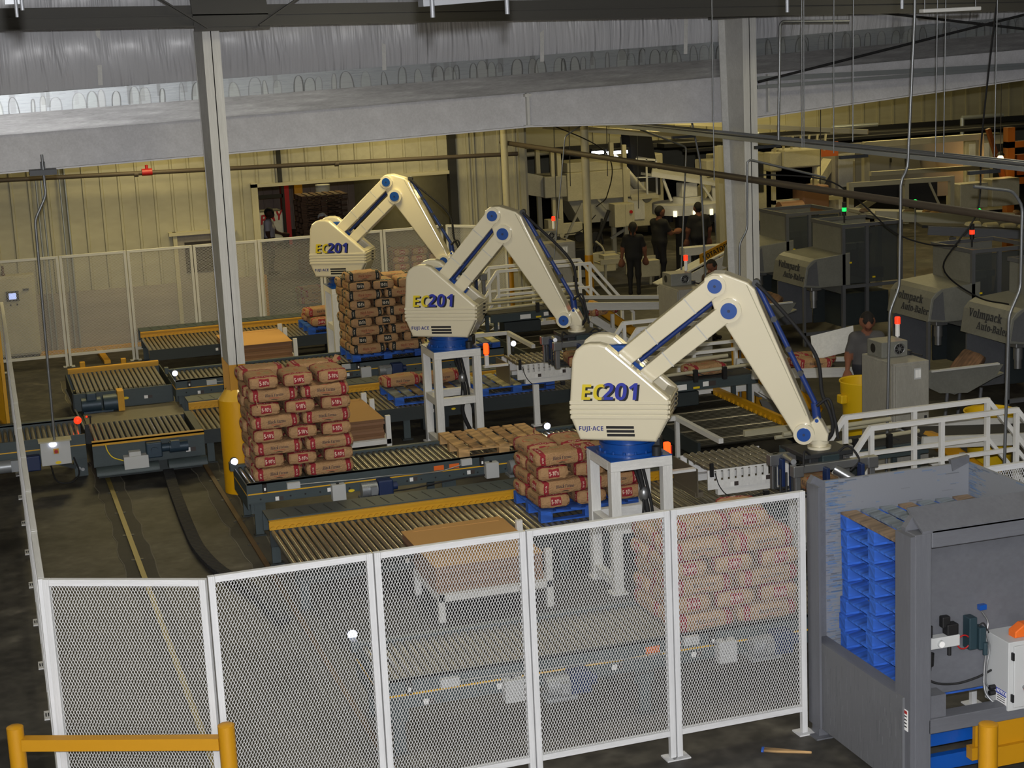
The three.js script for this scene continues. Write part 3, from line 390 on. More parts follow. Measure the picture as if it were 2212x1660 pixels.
// ------------------------------------------------------------------ robots on their stands
const ROBOTS = [
  { z: -16.82, turn: 30, E: [.98, 1.80], W: [1.87, .23], n: 'front', near: 'the half-built red-label stack' },
  { z: -23.87, turn: 30, E: [.76, 1.90], W: [1.73, .39], n: 'middle', near: 'the two blue pallets' },
  { z: -30.92, turn: 28, E: [.92, 1.87], W: [1.9, .42], n: 'farthest', near: 'the black-label stack' },
];
function stand(z, label) {
  const t = thing('robot_stand', label, 'stand', [6.5, 0, z]); const a = .35, b = .37, w = .055;
  for (const sx of [-1, 1]) for (const sz of [-1, 1]) { const x = sx * (a - w), zz = sz * (b - w), l = part(t, 'leg', rbx(x - w, x + w, .02, 1.35, zz - w, zz + w, .006, 1), M.white); part(l, 'foot_plate', bx(x - .09, x + .09, 0, .02, zz - .09, zz + .09), M.white); }
  part(t, 'top_frame', [rbx(-a, a, 1.35, 1.46, b - .1, b, .005, 1), rbx(-a, a, 1.35, 1.46, -b, -b + .1, .005, 1), rbx(-a, -a + .1, 1.35, 1.46, -b + .1, b - .1, .005, 1), rbx(a - .1, a, 1.35, 1.46, -b + .1, b - .1, .005, 1)], M.white);
  part(t, 'middle_frame', [rbx(-a + .11, a - .11, .66, .77, b - .1, b - .01, .005, 1), rbx(-a + .11, a - .11, .66, .77, -b + .01, -b + .1, .005, 1), rbx(-a + .01, -a + .1, .66, .77, -b + .11, b - .11, .005, 1), rbx(a - .1, a - .01, .66, .77, -b + .11, b - .11, .005, 1)], M.white);
  for (const s of [-1, 1]) part(t, 'bottom_frame', rbx(s * (a - .055) - .045, s * (a - .055) + .045, .06, .16, -b + .11, b - .11, .005, 1), M.white);
  part(t, 'top_plate', bx(-a, a, 1.46, 1.47, -b, b), M.blue);
  part(t, 'cable', [tube([[.1, 1.3, 0], [.14, 1.0, .05], [.16, .75, .1], [.12, .5, .05], [.25, .1, .1]], .03), tube([[.15, 1.3, 0], [.2, .9, .1], [.22, .7, .12], [.3, .3, .2]], .018), tube([[.05, 1.3, 0], [.12, .95, .08], [.1, .7, .1]], .015)], M.rubber);
  part(t, 'cable_bundle', new THREE.SphereGeometry(.06, 10, 8).scale(1, 1.5, 1).translate(.14, .98, .05), M.steel);
  return t;
}
function robot(o) {
  const t = thing('palletizing_robot', `cream palletizing robot ${o.n === 'front' ? 'on the stand beside the half-built stack, its gripper by the pallet dispenser' : o.n === 'middle' ? 'between the other two robots, on the stand beside the blue pallets' : 'behind the black-label stack, closest to the ribbed wall'}`, 'robot', [6.5, 1.47, o.z], -o.turn * D2R);
  part(t, 'turntable', [cy(.345, 0, .03, 0, 0, 48), cy(.3, .03, .1, 0, 0, 48), cy(.315, .1, .13, 0, 0, 48), cy(.28, .13, .19, 0, 0, 48), ...[...Array(16)].map((_, i) => cy(.016, .03, .055, .31 * Math.cos(i * .393), .31 * Math.sin(i * .393), 8))], M.blue);
  part(t, 'cable_gland', [rbx(.2, .36, .02, .16, -.1, .1, .02), cy(.05, 0, .1, .33, .2)], M.darkSteel);
  const side = [[-.46, .2], [-.55, .43], [-.555, .62], [-.515, 1.06], [-.475, 1.16], [-.40, 1.215], [-.33, 1.235], [-.22, 1.235], [-.14, 1.21], [-.05, 1.13], [.5, .645], [.49, .58], [.475, .42], [.35, .18]];
  for (const s of [1, -1]) { const c = part(t, 'side_cover', ext(side, s > 0 ? .2 : -.36, s > 0 ? .36 : -.2, .03), M.cream); for (let i = 0; i < 4; i++) { const y = .43 + i * .052; part(c, 'rib', rbx(-.558 + (i < 1 ? .005 : 0), .482 + i * .004, y, y + .04, s * .36 - .01, s * .36 + .008, .008, 2), M.cream); } }
  part(t, 'rear_cover', ext([[-.46, .2], [-.55, .43], [-.555, .62], [-.515, 1.06], [-.45, 1.1], [-.43, .3]], -.2, .2), M.cream);
  part(t, 'front_cover', ext([[.36, .19], [.48, .42], [.495, .6], [.5, .645], [.42, .68], [.3, .2]], -.2, .2), M.cream);
  for (let i = 0; i < 4; i++) part(t, 'front_rib', rbx(.47 + i * .005, .5 + i * .004, .43 + i * .052, .465 + i * .052, -.34, .34, .008, 2), M.cream);
  for (let i = 0; i < 4; i++) part(t, 'front_vent', bar([.503 + i * .004, .44 + i * .05, -.16], [.503 + i * .004, .455 + i * .05, -.05], .012, .022), M.black);
  part(t, 'inner_housing', [ext([[-.43, .2], [.35, .2], [.42, .6], [0, .78], [-.2, 1.0], [-.43, 1.05]], -.19, .19)], M.brown);
  part(t, 'link_drive', [rbx(-.2, .1, .7, 1.16, -.06, .06, .02), cz(.1, -.16, .16, .0, .95, 20), bar([-.1, 1.1, 0], [.3, .8, 0], .1, .06)], M.blue);
  for (let i = 0; i < 3; i++) part(t, 'side_vent', bx(-.175 + i * .004, .12 + i * .004, .326 - i * .042, .354 - i * .042, .3585, .3615), M.black);
  const put = (g, x, y, z, m, n) => part(t, n, g.translate(x, y, z), m);
  const bold = (s, x, F, m, n) => { put(text(s, F, .003, font, .12), x + .022, .622, .3612, M.black, 'letter_shadow'); put(text(s, F, .004, font, .12), x, .638, .3645, m, n); };
  bold('EC', -.45, .166, SM(0xd9c21a, .5), 'letters'); bold('201', -.222, .18, SM(0x2330a0, .5), 'letters');
  put(text('FUJI·ACE', .047, .003), -.47, .305, .361, SM(0x2a357f, .5), 'maker_letters');
  // arms: two parallel links and a tapering forearm, all in the robot's own plane
  const [ex, ey] = o.E, lx = ex + .14, ly = ey - .26, ux = -.05, uy = .99, vx = ex - ux, vy = ey - uy, L = Math.hypot(vx, vy), dx = vx / L, dy = vy / L, nx = -dy, ny = dx;
  const link = (n, px, py, z0, z1, h, cuts) => { const g = []; const R = h / 2, q = (s, k) => [px - dx * s + nx * k, py - dy * s + ny * k]; const round = [...Array(13)].map((_, i) => { const a = Math.atan2(ny, nx) - Math.PI * i / 12; return [px + R * Math.cos(a), py + R * Math.sin(a)]; }); g.push(ext([...round, q(L * .25, -R), q(L, -R * .9), q(L, R * .9), q(L * .25, R)], z0, z1, .012)); const m = part(t, n, g, M.cream); for (const s of cuts) part(m, 'seam', ext([q(s, R + .002), q(s + .012, R + .002), q(s + .012, -R - .002), q(s, -R - .002)], z0 - .002, z1 + .002), M.white2); return m; };
  link('upper_link', ex, ey, -.17, .17, .2, [.33, .85]); link('lower_link', lx, ly, -.17, .17, .19, [.36, .82]);
  part(t, 'link_rod', rod([lx - dx * 1.1 - nx * -.16, ly - dy * 1.1 + ny * .16, 0], [lx + nx * .16, ly + ny * .16, 0], .025), M.blueRod);
  const [wx, wy] = o.W, fx = wx - ex, fy = wy - ey, fl = Math.hypot(fx, fy), ax = fx / fl, ay = fy / fl, bxx = -ay, byy = ax; // along and across the forearm, across = outer side
  const f = (s, k) => [ex + ax * s + bxx * k, ey + ay * s + byy * k];
  const outer = [f(-.12, .04), f(-.06, .14), f(.14, .3), f(.24, .33), f(.4, .3), f(fl - .2, .14), f(fl + .02, .1), f(fl + .09, .04), f(fl + .1, -.04), f(fl + .04, -.09), f(fl - .06, -.1), f(.42, -.13), f(.3, -.16), f(.12, -.12), f(-.04, -.13), f(-.12, -.06)];
  const fa = part(t, 'forearm', ext(outer, -.13, .13, .02), M.cream); part(fa, 'edge_seam', ext([f(.16, .285), f(fl - .15, .118), f(fl - .15, .11), f(.16, .277)], -.134, .134), M.creamDull);
  for (const [n, x, y, r] of [['elbow_pin', ex, ey, .075], ['link_pin', lx, ly, .085], ['wrist_pin', wx, wy, .072]]) { part(t, n + '_ring', cz(r * 1.5, -.185, .185, x, y, 30), M.cream); const p = part(t, n, cz(r, -.2, .2, x, y, 30), M.blue); part(p, 'cap_screw', cz(r * .2, .2, .205, x, y, 10), M.blueDark); }
  part(t, 'wrist', [ext([[wx - .05, wy - .1], [wx - .02, wy + .07], [wx + .06, wy + .1], [wx + .14, wy + .17], [wx + .19, wy + .1], [wx + .25, wy - .02], [wx + .24, wy - .1], [wx + .06, wy - .1]], -.1, .1, .02), cy(.1, wy - .13, wy - .06, wx + .15, 0, 28)], M.cream);
  part(t, 'wrist_small_pin', cz(.02, .09, .108, wx + .13, wy + .13, 14), M.blue);
  part(t, 'flange', [cy(.08, wy - .16, wy - .12, wx + .15, 0, 28), cy(.125, wy - .185, wy - .16, wx + .15, 0, 32)], M.cream);
  const top = f(.2, .36), low = [wx + .11, wy + .3];
  part(t, 'parallel_rod', [rod([...top, 0], [...low, 0], .028, 14), rod([...low, 0], [wx + .13, wy + .13, 0], .045, 14)], M.blueRod); part(t, 'rod_clamp', [cz(.04, -.05, .05, ...top, 18), ...[.3, .55, .75].map((s) => { const p = [top[0] + (low[0] - top[0]) * s, top[1] + (low[1] - top[1]) * s]; return cz(.032, -.032, .032, ...p, 12); })], M.darkSteel);
  part(t, 'hose', [tube([[...top, .04], [top[0] + .12, top[1] - .12, .05], [low[0] + .02, low[1] + .5, .05], [low[0] + .08, low[1] + .1, .06], [low[0] + .16, low[1] - .1, .07], [low[0] + .18, low[1] - .3, .05], [low[0] + .1, low[1] - .42, .02]], .02, 50), tube([[low[0] + .02, low[1] - .02, .08], [low[0] + .14, low[1] + .06, .08], [low[0] + .2, low[1] - .12, .1], [low[0] + .24, low[1] - .36, .1]], .016, 30)], M.rubber);
  // gripper, squared up with the cell
  const gp = sub(t, 'gripper', [wx + .15, wy - .185, 0], o.turn * D2R);
  part(gp, 'head_plate', [rbx(-.28, .28, -.05, 0, -.22, .22, .01), rbx(-.2, .2, -.14, -.05, -.16, .16, .02)], M.darkSteel);
  for (const z of [-.27, .27]) { part(gp, 'cross_bar', rbx(-.42, .5, -.17, -.08, z - .035, z + .035, .012), M.steel); for (const x of [-.4, .46]) part(gp, 'finger_post', [rbx(x - .03, x + .03, -.46, -.1, z - .03, z + .03, .008), rbx(x - .06, x + .06, -.2, -.08, z - .05, z + .05, .01)], M.steel); }
  part(gp, 'air_cylinder', [rod([.02, -.16, .3], [.16, -.26, .42], .05, 18)], M.steel); part(gp, 'air_cylinder', rod([-.3, -.1, -.2], [-.4, -.06, .2], .03, 12), M.steel);
  for (const [x, z] of [[-.36, .1], [-.1, .34], [.3, .34], [-.34, -.2]]) part(gp, 'side_paddle', rbx(x - .02, x + .02, -.42, -.12, z - .05, z + .05, .008), M.blueDark);
  for (const z of [-.2, -.07, .07, .2]) part(gp, 'fork_tine', [rod([-.42, -.44, z], [.2, -.47, z], .012), rod([-.42, -.44, z], [-.42, -.2, z], .012)], M.darkSteel);
  part(gp, 'hose', [tube([[.1, -.02, .2], [.2, .05, .25], [.3, -.1, .3], [.2, -.2, .3]], .012), tube([[-.2, -.02, .2], [-.3, .05, .25], [-.34, -.1, .3]], .012)], M.rubber);
  part(gp, 'valve_block', [rbx(-.1, .1, -.12, -.02, .16, .26, .01), rbx(.2, .3, -.1, -.02, -.1, .05, .01)], SM(0x263438, .5));
  return { t, gx: wx + .15, gy: wy - .185 };
}
const tips = ROBOTS.map((o, i) => { stand(o.z, `white steel stand under the ${o.n} robot, beside ${o.near}`); const r = robot(o), a = o.turn * D2R; return [6.5 + r.gx * Math.cos(a), 1.47 + r.gy, o.z + r.gx * Math.sin(a)]; });
// ------------------------------------------------------------------ pick-up conveyors, infeeds, crossing lines, crossover stairs for each robot
function cell(k, names) {
  const z = -CP * k, S = (n, l, c) => thing(n, l, c, [0, 0, z]);
  let t = S('pickup_conveyor', `short white pickup conveyor with slotted side plate ${names[0]}`, 'conveyor');
  const slots = []; { const sh = new THREE.Shape([[7.72, .70], [8.74, .70], [8.74, .93], [7.72, .93]].map((p) => new THREE.Vector2(...p))); for (let i = 0; i < 11; i++) { const x = 7.8 + i * .085, h = new THREE.Path(); h.moveTo(x, .8); h.lineTo(x + .028, .8); h.lineTo(x + .028, .915); h.lineTo(x, .915); sh.holes.push(h); } slots.push(new THREE.ExtrudeGeometry(sh, { depth: .012, bevelEnabled: false })); }
  part(t, 'side_plate', slots.map((g) => g.clone().translate(0, 0, -17.52)), M.white); part(t, 'side_plate', slots.map((g) => g.clone().translate(0, 0, -18.3)), M.white);
  const rg = mg([cz(.027, -.39, .39, 0, 0, 14), cz(.033, -.1, -.02, 0, 0, 14), cz(.033, .12, .2, 0, 0, 14)]); for (let i = 0; i < 11; i++) { const o = part(t, 'roller', rg, M.roller); o.position.set(7.78 + i * .087, .93, -17.9); }
  part(t, 'cross_beam', [rbx(7.85, 8.75, .62, .7, -17.6, -17.52, .006), rbx(7.85, 8.75, .62, .7, -18.28, -18.2, .006)], M.white);
  for (const [x, zz] of [[7.95, -17.34], [8.7, -17.34], [9.0, -18.24]]) { const l = part(t, 'leg', rbx(x - .045, x + .045, .02, .64, zz - .03, zz + .03, .004, 1), M.white); part(l, 'foot', bx(x - .08, x + .08, 0, .02, zz - .06, zz + .06), M.white); }
  part(t, 'end_stop', [ext([[-18.25, .62], [-17.55, .62], [-17.55, .95], [-18.25, .95]], 0, .012).rotateY(-Math.PI / 2).translate(7.62, 0, 0), bx(7.6, 7.7, .6, .66, -18.2, -17.6)], SM(0x6e6758, .5, .3)); sticker(t, 8.0, .715, -17.507); sticker(t, 8.4, .74, -17.507);
  part(t, 'sensor', [bx(7.74, 7.78, .86, 1.02, -17.5, -17.47), bx(8.4, 8.46, .56, .62, -17.5, -17.44)], M.black); part(t, 'sensor_cable', tube([[7.8, .9, -17.48], [7.84, .75, -17.46], [7.95, .62, -17.46], [8.2, .58, -17.46], [8.4, .6, -17.46]], .006), M.rubber);
  t = S('stack_light', `orange-red signal lamp on a white post ${names[0]}`, 'lamp');
  part(t, 'post', bx(7.24, 7.3, .95, 1.12, -17.62, -17.58), M.label); part(t, 'foot_bracket', bx(7.22, 7.6, .93, .96, -17.64, -17.56), M.white); part(t, 'lens', rbx(7.235, 7.305, 1.13, 1.3, -17.64, -17.57, .015), G.orange); part(t, 'cap', bx(7.3, 7.32, 1.15, 1.26, -17.63, -17.58), M.red);
  t = S('guard_bar', `bent white bar rail on posts ${names[1]}`, 'rail'); const y = 1.04;
  part(t, 'bar', [bar([7.65, y, -19.74], [8.3, y, -19.7], .06, .06), bar([8.28, y, -19.72], [8.26, y, -18.32], .06, .06)], M.white2); for (const [x, zz] of [[8.28, -19.7], [7.7, -19.74]]) part(t, 'post', bx(x - .025, x + .025, 0, y, zz - .025, zz + .025), M.white2);
  // line crossing behind the pickup, rollers lying across it
  t = S('crossing_conveyor', `dark roller conveyor with yellow toothed rail ${names[1]}`, 'conveyor'); const g = mg(cx(.03, -.72, .72, 0, 0, 12)); for (let i = 0; i < 46; i++) { const o = part(t, 'roller', g, i % 7 == 3 ? M.roller : M.rollerDark); o.position.set(9.6, .44, -20.4 - i * .0762); }
  part(t, 'yellow_rail', [bx(10.36, 10.42, .46, .56, -23.95, -20.35), ...[...Array(24)].map((_, i) => bx(10.33, 10.36, .42, .5, -20.45 - i * .15, -20.38 - i * .15))], M.yellow); part(t, 'side_frame', [bx(8.84, 8.88, .3, .5, -23.95, -20.35), bx(10.36, 10.4, .28, .46, -23.95, -20.35)], M.convDark); for (const [x, zz] of [[8.88, -20.5], [10.34, -20.5], [8.88, -23.8], [10.34, -23.8]]) part(t, 'leg', bx(x - .04, x + .04, 0, .3, zz - .03, zz + .03), M.convDark);
  part(t, 'cross_bar', bx(9.5, 10.3, .52, .6, -20.36, -20.3), M.creamDull);
  return t;
}
function feed(zi, n, x0 = 8.75) {
  let t = thing('infeed_conveyor', `grey infeed belt conveyor with pale guide tubes ${n}`, 'conveyor');
  part(t, 'side_frame', [bx(x0, 10.62, .78, .92, zi, zi + .04), bx(x0, 10.62, .78, .92, zi - .62, zi - .58)], M.conv); part(t, 'belt', bx(x0, 10.6, .9, .93, zi - .58, zi), M.belt); part(t, 'guide_tube', [rod([x0 - .05, 1.02, zi + .02], [10.5, 1.06, zi + .02], .025), rod([8.9, 1.12, zi - .35], [10.3, 1.16, zi - .3], .03)], M.creamDull); part(t, 'guide_tube', rod([x0 - .05, 1.02, zi - .62], [10.5, 1.02, zi - .62], .025), M.creamDull);
  for (const x of [9.6, 10.05]) part(t, 'guide_clamp', [bx(x, x + .06, .9, 1.08, zi + .03, zi + .09), bar([x + .03, 1.05, zi + .06], [x + .14, 1.0, zi + .1], .012)], M.black); sticker(t, 9.75, .82, zi + .041, .2, .07); part(t, 'warning_label', bx(9.3, 9.5, .8, .88, zi + .04, zi + .043), M.label); part(t, 'maker_badge', bx(9.6, 9.7, .8, .83, zi + .04, zi + .043), badge); part(t, 'drive_box', rbx(9.0, 9.7, .55, .76, zi - .3, zi + .02, .02), M.convDark);
  for (const x of [x0 + .1, 10.5]) for (const zz of [zi - .02, zi - .56]) { const l = part(t, 'leg', bx(x - .03, x + .03, 0, .78, zz - .03, zz + .03), M.conv); }
  t = thing('belt_elevator', `inclined yellow belt elevator on white frame ${n}`, 'conveyor');
  part(t, 'yellow_guard', [ext([[10.65, .9], [10.72, .99], [10.8, .98], [11.62, .36], [11.66, .28], [11.6, .2], [11.5, .24], [10.7, .84]], -.02, .26, .03).translate(0, 0, zi - .2)], M.yellow2); part(t, 'frame', [bar([10.5, .93, zi + .1], [12.6, .76, zi + .1], .05, .14), bar([10.62, .7, zi + .12], [11.5, .1, zi + .12], .05, .1), bar([10.6, .95, zi - .66], [12.6, .78, zi - .66], .05, .14)], M.white2); part(t, 'belt', bar([10.64, .94, zi - .28], [12.6, .77, zi - .28], .68, .03), M.belt); for (const x of [11.05, 12.4]) part(t, 'leg', bx(x - .03, x + .03, 0, .74, zi + .07, zi + .13), M.white2); part(t, 'gusset', ext([[10.6, .55], [11.25, .32], [11.2, .25], [10.7, .3]], 0, .02).translate(0, 0, zi + .1), M.steel);
}
feed(-17.62, 'in front of the beige cabinet', 8.98); feed(-22.25, 'behind the front robot arm'); feed(-29.3, 'behind the middle robot arm');
cell(0, ['at the front robot', 'between the front and middle robots', 'behind the front robot arm']);
cell(1, ['at the middle robot', 'between the middle and farthest robots', 'behind the middle robot arm']);
function stairs(k, dy, dx, label) {
  const z = -CP * k, t = thing('crossover_stairs', label, 'stairs', [dx, dy, z]), y = 1.55, P = .5; const w = M.white;
  for (const zz of [-16.2, -16.78]) {
    part(t, 'hand_rail', [bar([9.06, y, zz], [10.92, y, zz], .055, .055), bar([9.07, y, zz], [8.6, y - .62, zz], .052, .052), bar([10.9, y, zz], [11.75, y - 1.02, zz], .052, .052)], w); part(t, 'mid_rail', [bar([9.06, y - .45, zz], [10.92, y - .45, zz], .045, .045), bar([9.07, y - .45, zz], [8.7, y - .95, zz], .042, .042), bar([10.9, y - .45, zz], [11.5, y - 1.15, zz], .042, .042)], w);
    for (const x of [9.08, 9.95, 10.9]) part(t, 'rail_post', bx(x - .025, x + .025, P, y - .02, zz - .025, zz + .025), w); part(t, 'toe_board', bx(9.03, 10.95, P - .06, P + .04, zz - .02, zz + .02), w);
    part(t, 'stringer', [bar([8.42, .05, zz], [9.06, P, zz], .03, .14), bar([11.55, .05, zz], [10.92, P, zz], .03, .14)], w); part(t, 'end_post', [bx(8.57, 8.62, .1, y - .6, zz - .025, zz + .025), bx(11.72, 11.77, 0, y - 1.0, zz - .025, zz + .025)], w); for (const x of [8.68, 10.88]) part(t, 'support', bx(x - .03, x + .03, 0, x < 9 ? .2 : P, zz - .03, zz + .03), w);
  }
  part(t, 'platform', bx(9.04, 10.94, P - .04, P, -16.78, -16.2), M.galv); for (const [x, yy] of [[8.85, .34], [8.62, .17], [11.12, .34], [11.35, .17]]) part(t, 'tread', bx(x - .11, x + .11, yy - .03, yy, -16.77, -16.21), M.galv);
}
stairs(0, 0, 0, 'white crossover stairs with handrails beside the front robot gripper'); stairs(1, 0, .12, 'white crossover stairs with handrails behind the upper links of the front robot'); stairs(2, 0, .15, 'white crossover stairs with handrails beyond the middle robot arm');
{ const t = thing('control_box', 'grey control box behind the front robot turntable', 'control box'); part(t, 'body', rbx(7.58, 7.92, .9, 1.2, -19.75, -19.5, .008), M.greyBox); part(t, 'post', bx(7.72, 7.78, 0, .9, -19.66, -19.6), M.white); }
// ------------------------------------------------------------------ slip-sheet tables with cardboard
[['by the front fence', 0], ['beside the tall red-label stack', 1], ['behind the column', 2]].forEach(([n, k]) => {
  const z = -CP * k, t = thing('sheet_table', `white angle-iron table ${n}`, 'table', [0, 0, z]);
  part(t, 'frame', [bx(4.2, 5.44, .22, .29, -16.46, -16.4), bx(4.2, 5.44, .22, .29, -17.44, -17.38), bx(4.2, 4.26, .22, .29, -17.4, -16.44), bx(5.38, 5.44, .22, .29, -17.4, -16.44)], M.white); part(t, 'shelf', bx(4.22, 5.42, .285, .295, -17.4, -16.44), M.white2);
  for (const [x, zz, h] of [[4.23, -16.43, .29], [5.41, -16.43, .63], [4.23, -17.41, .5], [5.41, -17.41, .68]]) part(t, 'leg', bx(x - .035, x + .035, 0, h, zz - .03, zz + .03), M.white);
  if (k) part(t, 'back_post', bx(5.36, 5.44, .3, .68, -17.93, -17.87), M.white);
  const c = thing('cardboard_stack', `stack of brown cardboard slip sheets on the white table ${n}`, 'cardboard', [0, 0, z]); let y = .297; const N = 7; for (let i = 0; i < N; i++) { const h = .283 / N, j = rr(-.012, .012), q = i === N - 1; part(c, 'sheet_bundle', bx(4.2 + j, 5.36 + j, y, y + h - .002, -17.86 + rr(0, .03), -16.47 - rr(0, .012)), SM([0x7d5c42, 0x735239, 0x84624a][i % 3], .9)); y += h; }
  part(c, 'top_sheet', bx(4.19, 5.37, y, y + .006, -17.88, -16.46), M.card); part(c, 'loose_corner', ext([[4.3, 17.8], [5.3, 17.8], [5.36, 17.95], [4.36, 17.93]], 0, .005).rotateX(-Math.PI / 2).translate(0, y + .006, 0), M.card);
});
// ------------------------------------------------------------------ pallets
const woodTex = (base, v) => dataTex(128, (u, w) => { const g = fbm(u * 1, w, 4, 3), s = vnoise(u * 3, w * 60, 60); const k = 1 + v * ((g - .5) * 1.2 + (s - .5) * .7); return base.map((c) => c * k); });
const wood = (b, v = .6) => new THREE.MeshStandardMaterial({ map: woodTex(b, v), roughness: .85 });
const W = { blue: wood([38, 84, 168]), blue2: wood([30, 70, 150]), blueWorn: wood([92, 100, 108]), brownWorn: wood([104, 88, 72]), pine: wood([172, 138, 92]), pine2: wood([150, 116, 76]), yel: wood([158, 152, 112]), dark: wood([92, 68, 48]) };
const boxUV = (w, h, d) => { const g = new THREE.BoxGeometry(w, h, d), u = g.attributes.uv, p = g.attributes.position; for (let i = 0; i < u.count; i++) u.setXY(i, (p.getX(i) + p.getZ(i) * .5) * 1.1 + .5, (p.getZ(i) + p.getX(i) * .3 + p.getY(i)) * .8 + .5); return g; };
const palletGeo = { deck: boxUV(.125, .018, 1.0), lead: boxUV(.145, .018, 1.0), str: boxUV(1.2, .02, .1), block: boxUV(.14, .08, .1), bot: boxUV(1.2, .018, .1) };
function pallet(label, x, y, z, m, top = m, group, turn = 0) {      // centre of its footprint
  const t = thing('pallet', label, 'pallet', [x, y, z], turn, group), p = (n, g, px, py, pz, mm) => part(t, n, g, mm).position.set(px, py, pz);
  for (const q of [-.45, 0, .45]) { p('bottom_board', palletGeo.bot, 0, .01, q, m[0]); p('stringer_board', palletGeo.str, 0, .11, q, m[0]); for (const b of [-.53, 0, .53]) p('block', palletGeo.block, b, .06, q, m[(b > 0) & 1]); }
  const n = 7; for (let i = 0; i < n; i++) p('deck_board', i % 6 ? palletGeo.deck : palletGeo.lead, -.5275 + i * 1.055 / (n - 1), .13, 0, top[i % top.length]);
  return t;
}
const BL = [W.blue, W.blue2], BW = [W.blueWorn, W.blueWorn, W.brownWorn];
pallet('blue pallet under the half-built red-label stack', 6.38, .5, -18.25, BL);
pallet('worn blue pallet holding two lone bags at the middle robot', 6.4, .5, -25.1, BL, BW);
pallet('empty blue pallet with pale yellowed boards at the middle robot', 7.72, .5, -25.08, BL, [W.yel, W.blueWorn, W.yel]);
pallet('bare pine pallet on the conveyor beside the tall red-label stack', 6.2, .65, -20.92, [W.pine, W.pine2], [W.pine, W.pine2, W.pine]);
pallet('blue pallet under the black-label stack', 6.4, .65, -27.95, BL);
pallet('empty blue pallet waiting behind the middle robot turntable', 7.75, .65, -27.95, BL, [W.yel, W.blueWorn]);
pallet('blue pallet under the few red-label bags at the farthest robot', 6.45, .5, -32.0, BL);
for (let i = 0; i < 14; i++) pallet(i < 13 ? 'dark wooden pallet in the tall stack beyond the dock opening' : 'dark wooden pallet topping the stack beyond the dock opening', 8.72 + rr(-.03, .03), .141 * i, -44 + rr(-.03, .03), [W.dark, W.brownWorn], [W.dark, W.brownWorn], 'pallets stacked beyond the dock');
// ------------------------------------------------------------------ paper bags
function bagTex(ink, txt, num) {
  return canvasTex(1024, 512, (c, w, h) => {
    c.fillStyle = '#a5815a'; c.fillRect(0, 0, w, h);
    for (let i = 0; i < 1500; i++) { c.fillStyle = `rgba(${rnd() < .5 ? '90,64,38' : '216,182,132'},${rr(.03, .12)})`; c.save(); c.translate(rnd() * w, rnd() * h); c.rotate(rnd() * 6); c.fillRect(0, 0, rr(10, 70), rr(1, 4)); c.restore(); }
    c.textAlign = 'center'; c.textBaseline = 'middle';
    // long side: rows 0-170 ; top: rows 170-400 ; ends: x 0-400 of rows 400-512
    c.fillStyle = ink; c.fillRect(70, 0, 110, 400); c.fillRect(860, 0, 110, 400);
    c.fillStyle = '#d8c9b4'; c.font = 'bold 46px sans-serif'; for (const x of [125, 915]) { c.save(); c.translate(x, 85); c.rotate(-Math.PI / 2); c.fillText(num.replace('-', '/').replace("'s", ''), 0, 0); c.restore(); c.save(); c.translate(x, 285); c.rotate(-Math.PI / 2); c.fillText(num.replace('-', '/'), 0, 0); c.restore(); }
    c.fillStyle = txt; c.font = 'bold italic 62px serif'; c.fillText('Black Farms', 520, 70); c.fillStyle = '#a3392c'; c.fillRect(400, 108, 250, 6); c.fillRect(420, 120, 200, 5);
    c.fillStyle = 'rgba(45,40,34,.75)'; c.beginPath(); c.ellipse(520, 150, 80, 16, 0, Math.PI, 0); c.fill();
    c.fillStyle = '#7d8452'; c.font = 'bold 54px serif'; c.fillText('IDAHO', 520, 240); c.fillStyle = '#b0402c'; c.font = 'bold 40px serif'; c.fillText('POTATOES', 520, 300); c.lineWidth = 6; c.strokeStyle = '#b0402c'; c.beginPath(); c.arc(520, 420, 230, Math.PI * 1.2, Math.PI * 1.8); c.stroke();
    c.fillStyle = '#a5815a'; c.fillRect(0, 404, 420, 108); c.fillStyle = ink; c.fillRect(130, 414, 150, 74); c.fillStyle = '#dccdb8'; c.font = 'bold 50px sans-serif'; c.fillText(num, 205, 453);
  });
}
const bagMat = { red: SM(0xffffff, .8, 0, { map: bagTex('#8e1f2a', '#2b2236', "5-10's"), bumpMap: crumple, bumpScale: .012 }), blk: SM(0xffffff, .8, 0, { map: bagTex('#1d2220', '#7a2018', "10-5's"), bumpMap: crumple, bumpScale: .012 }) };
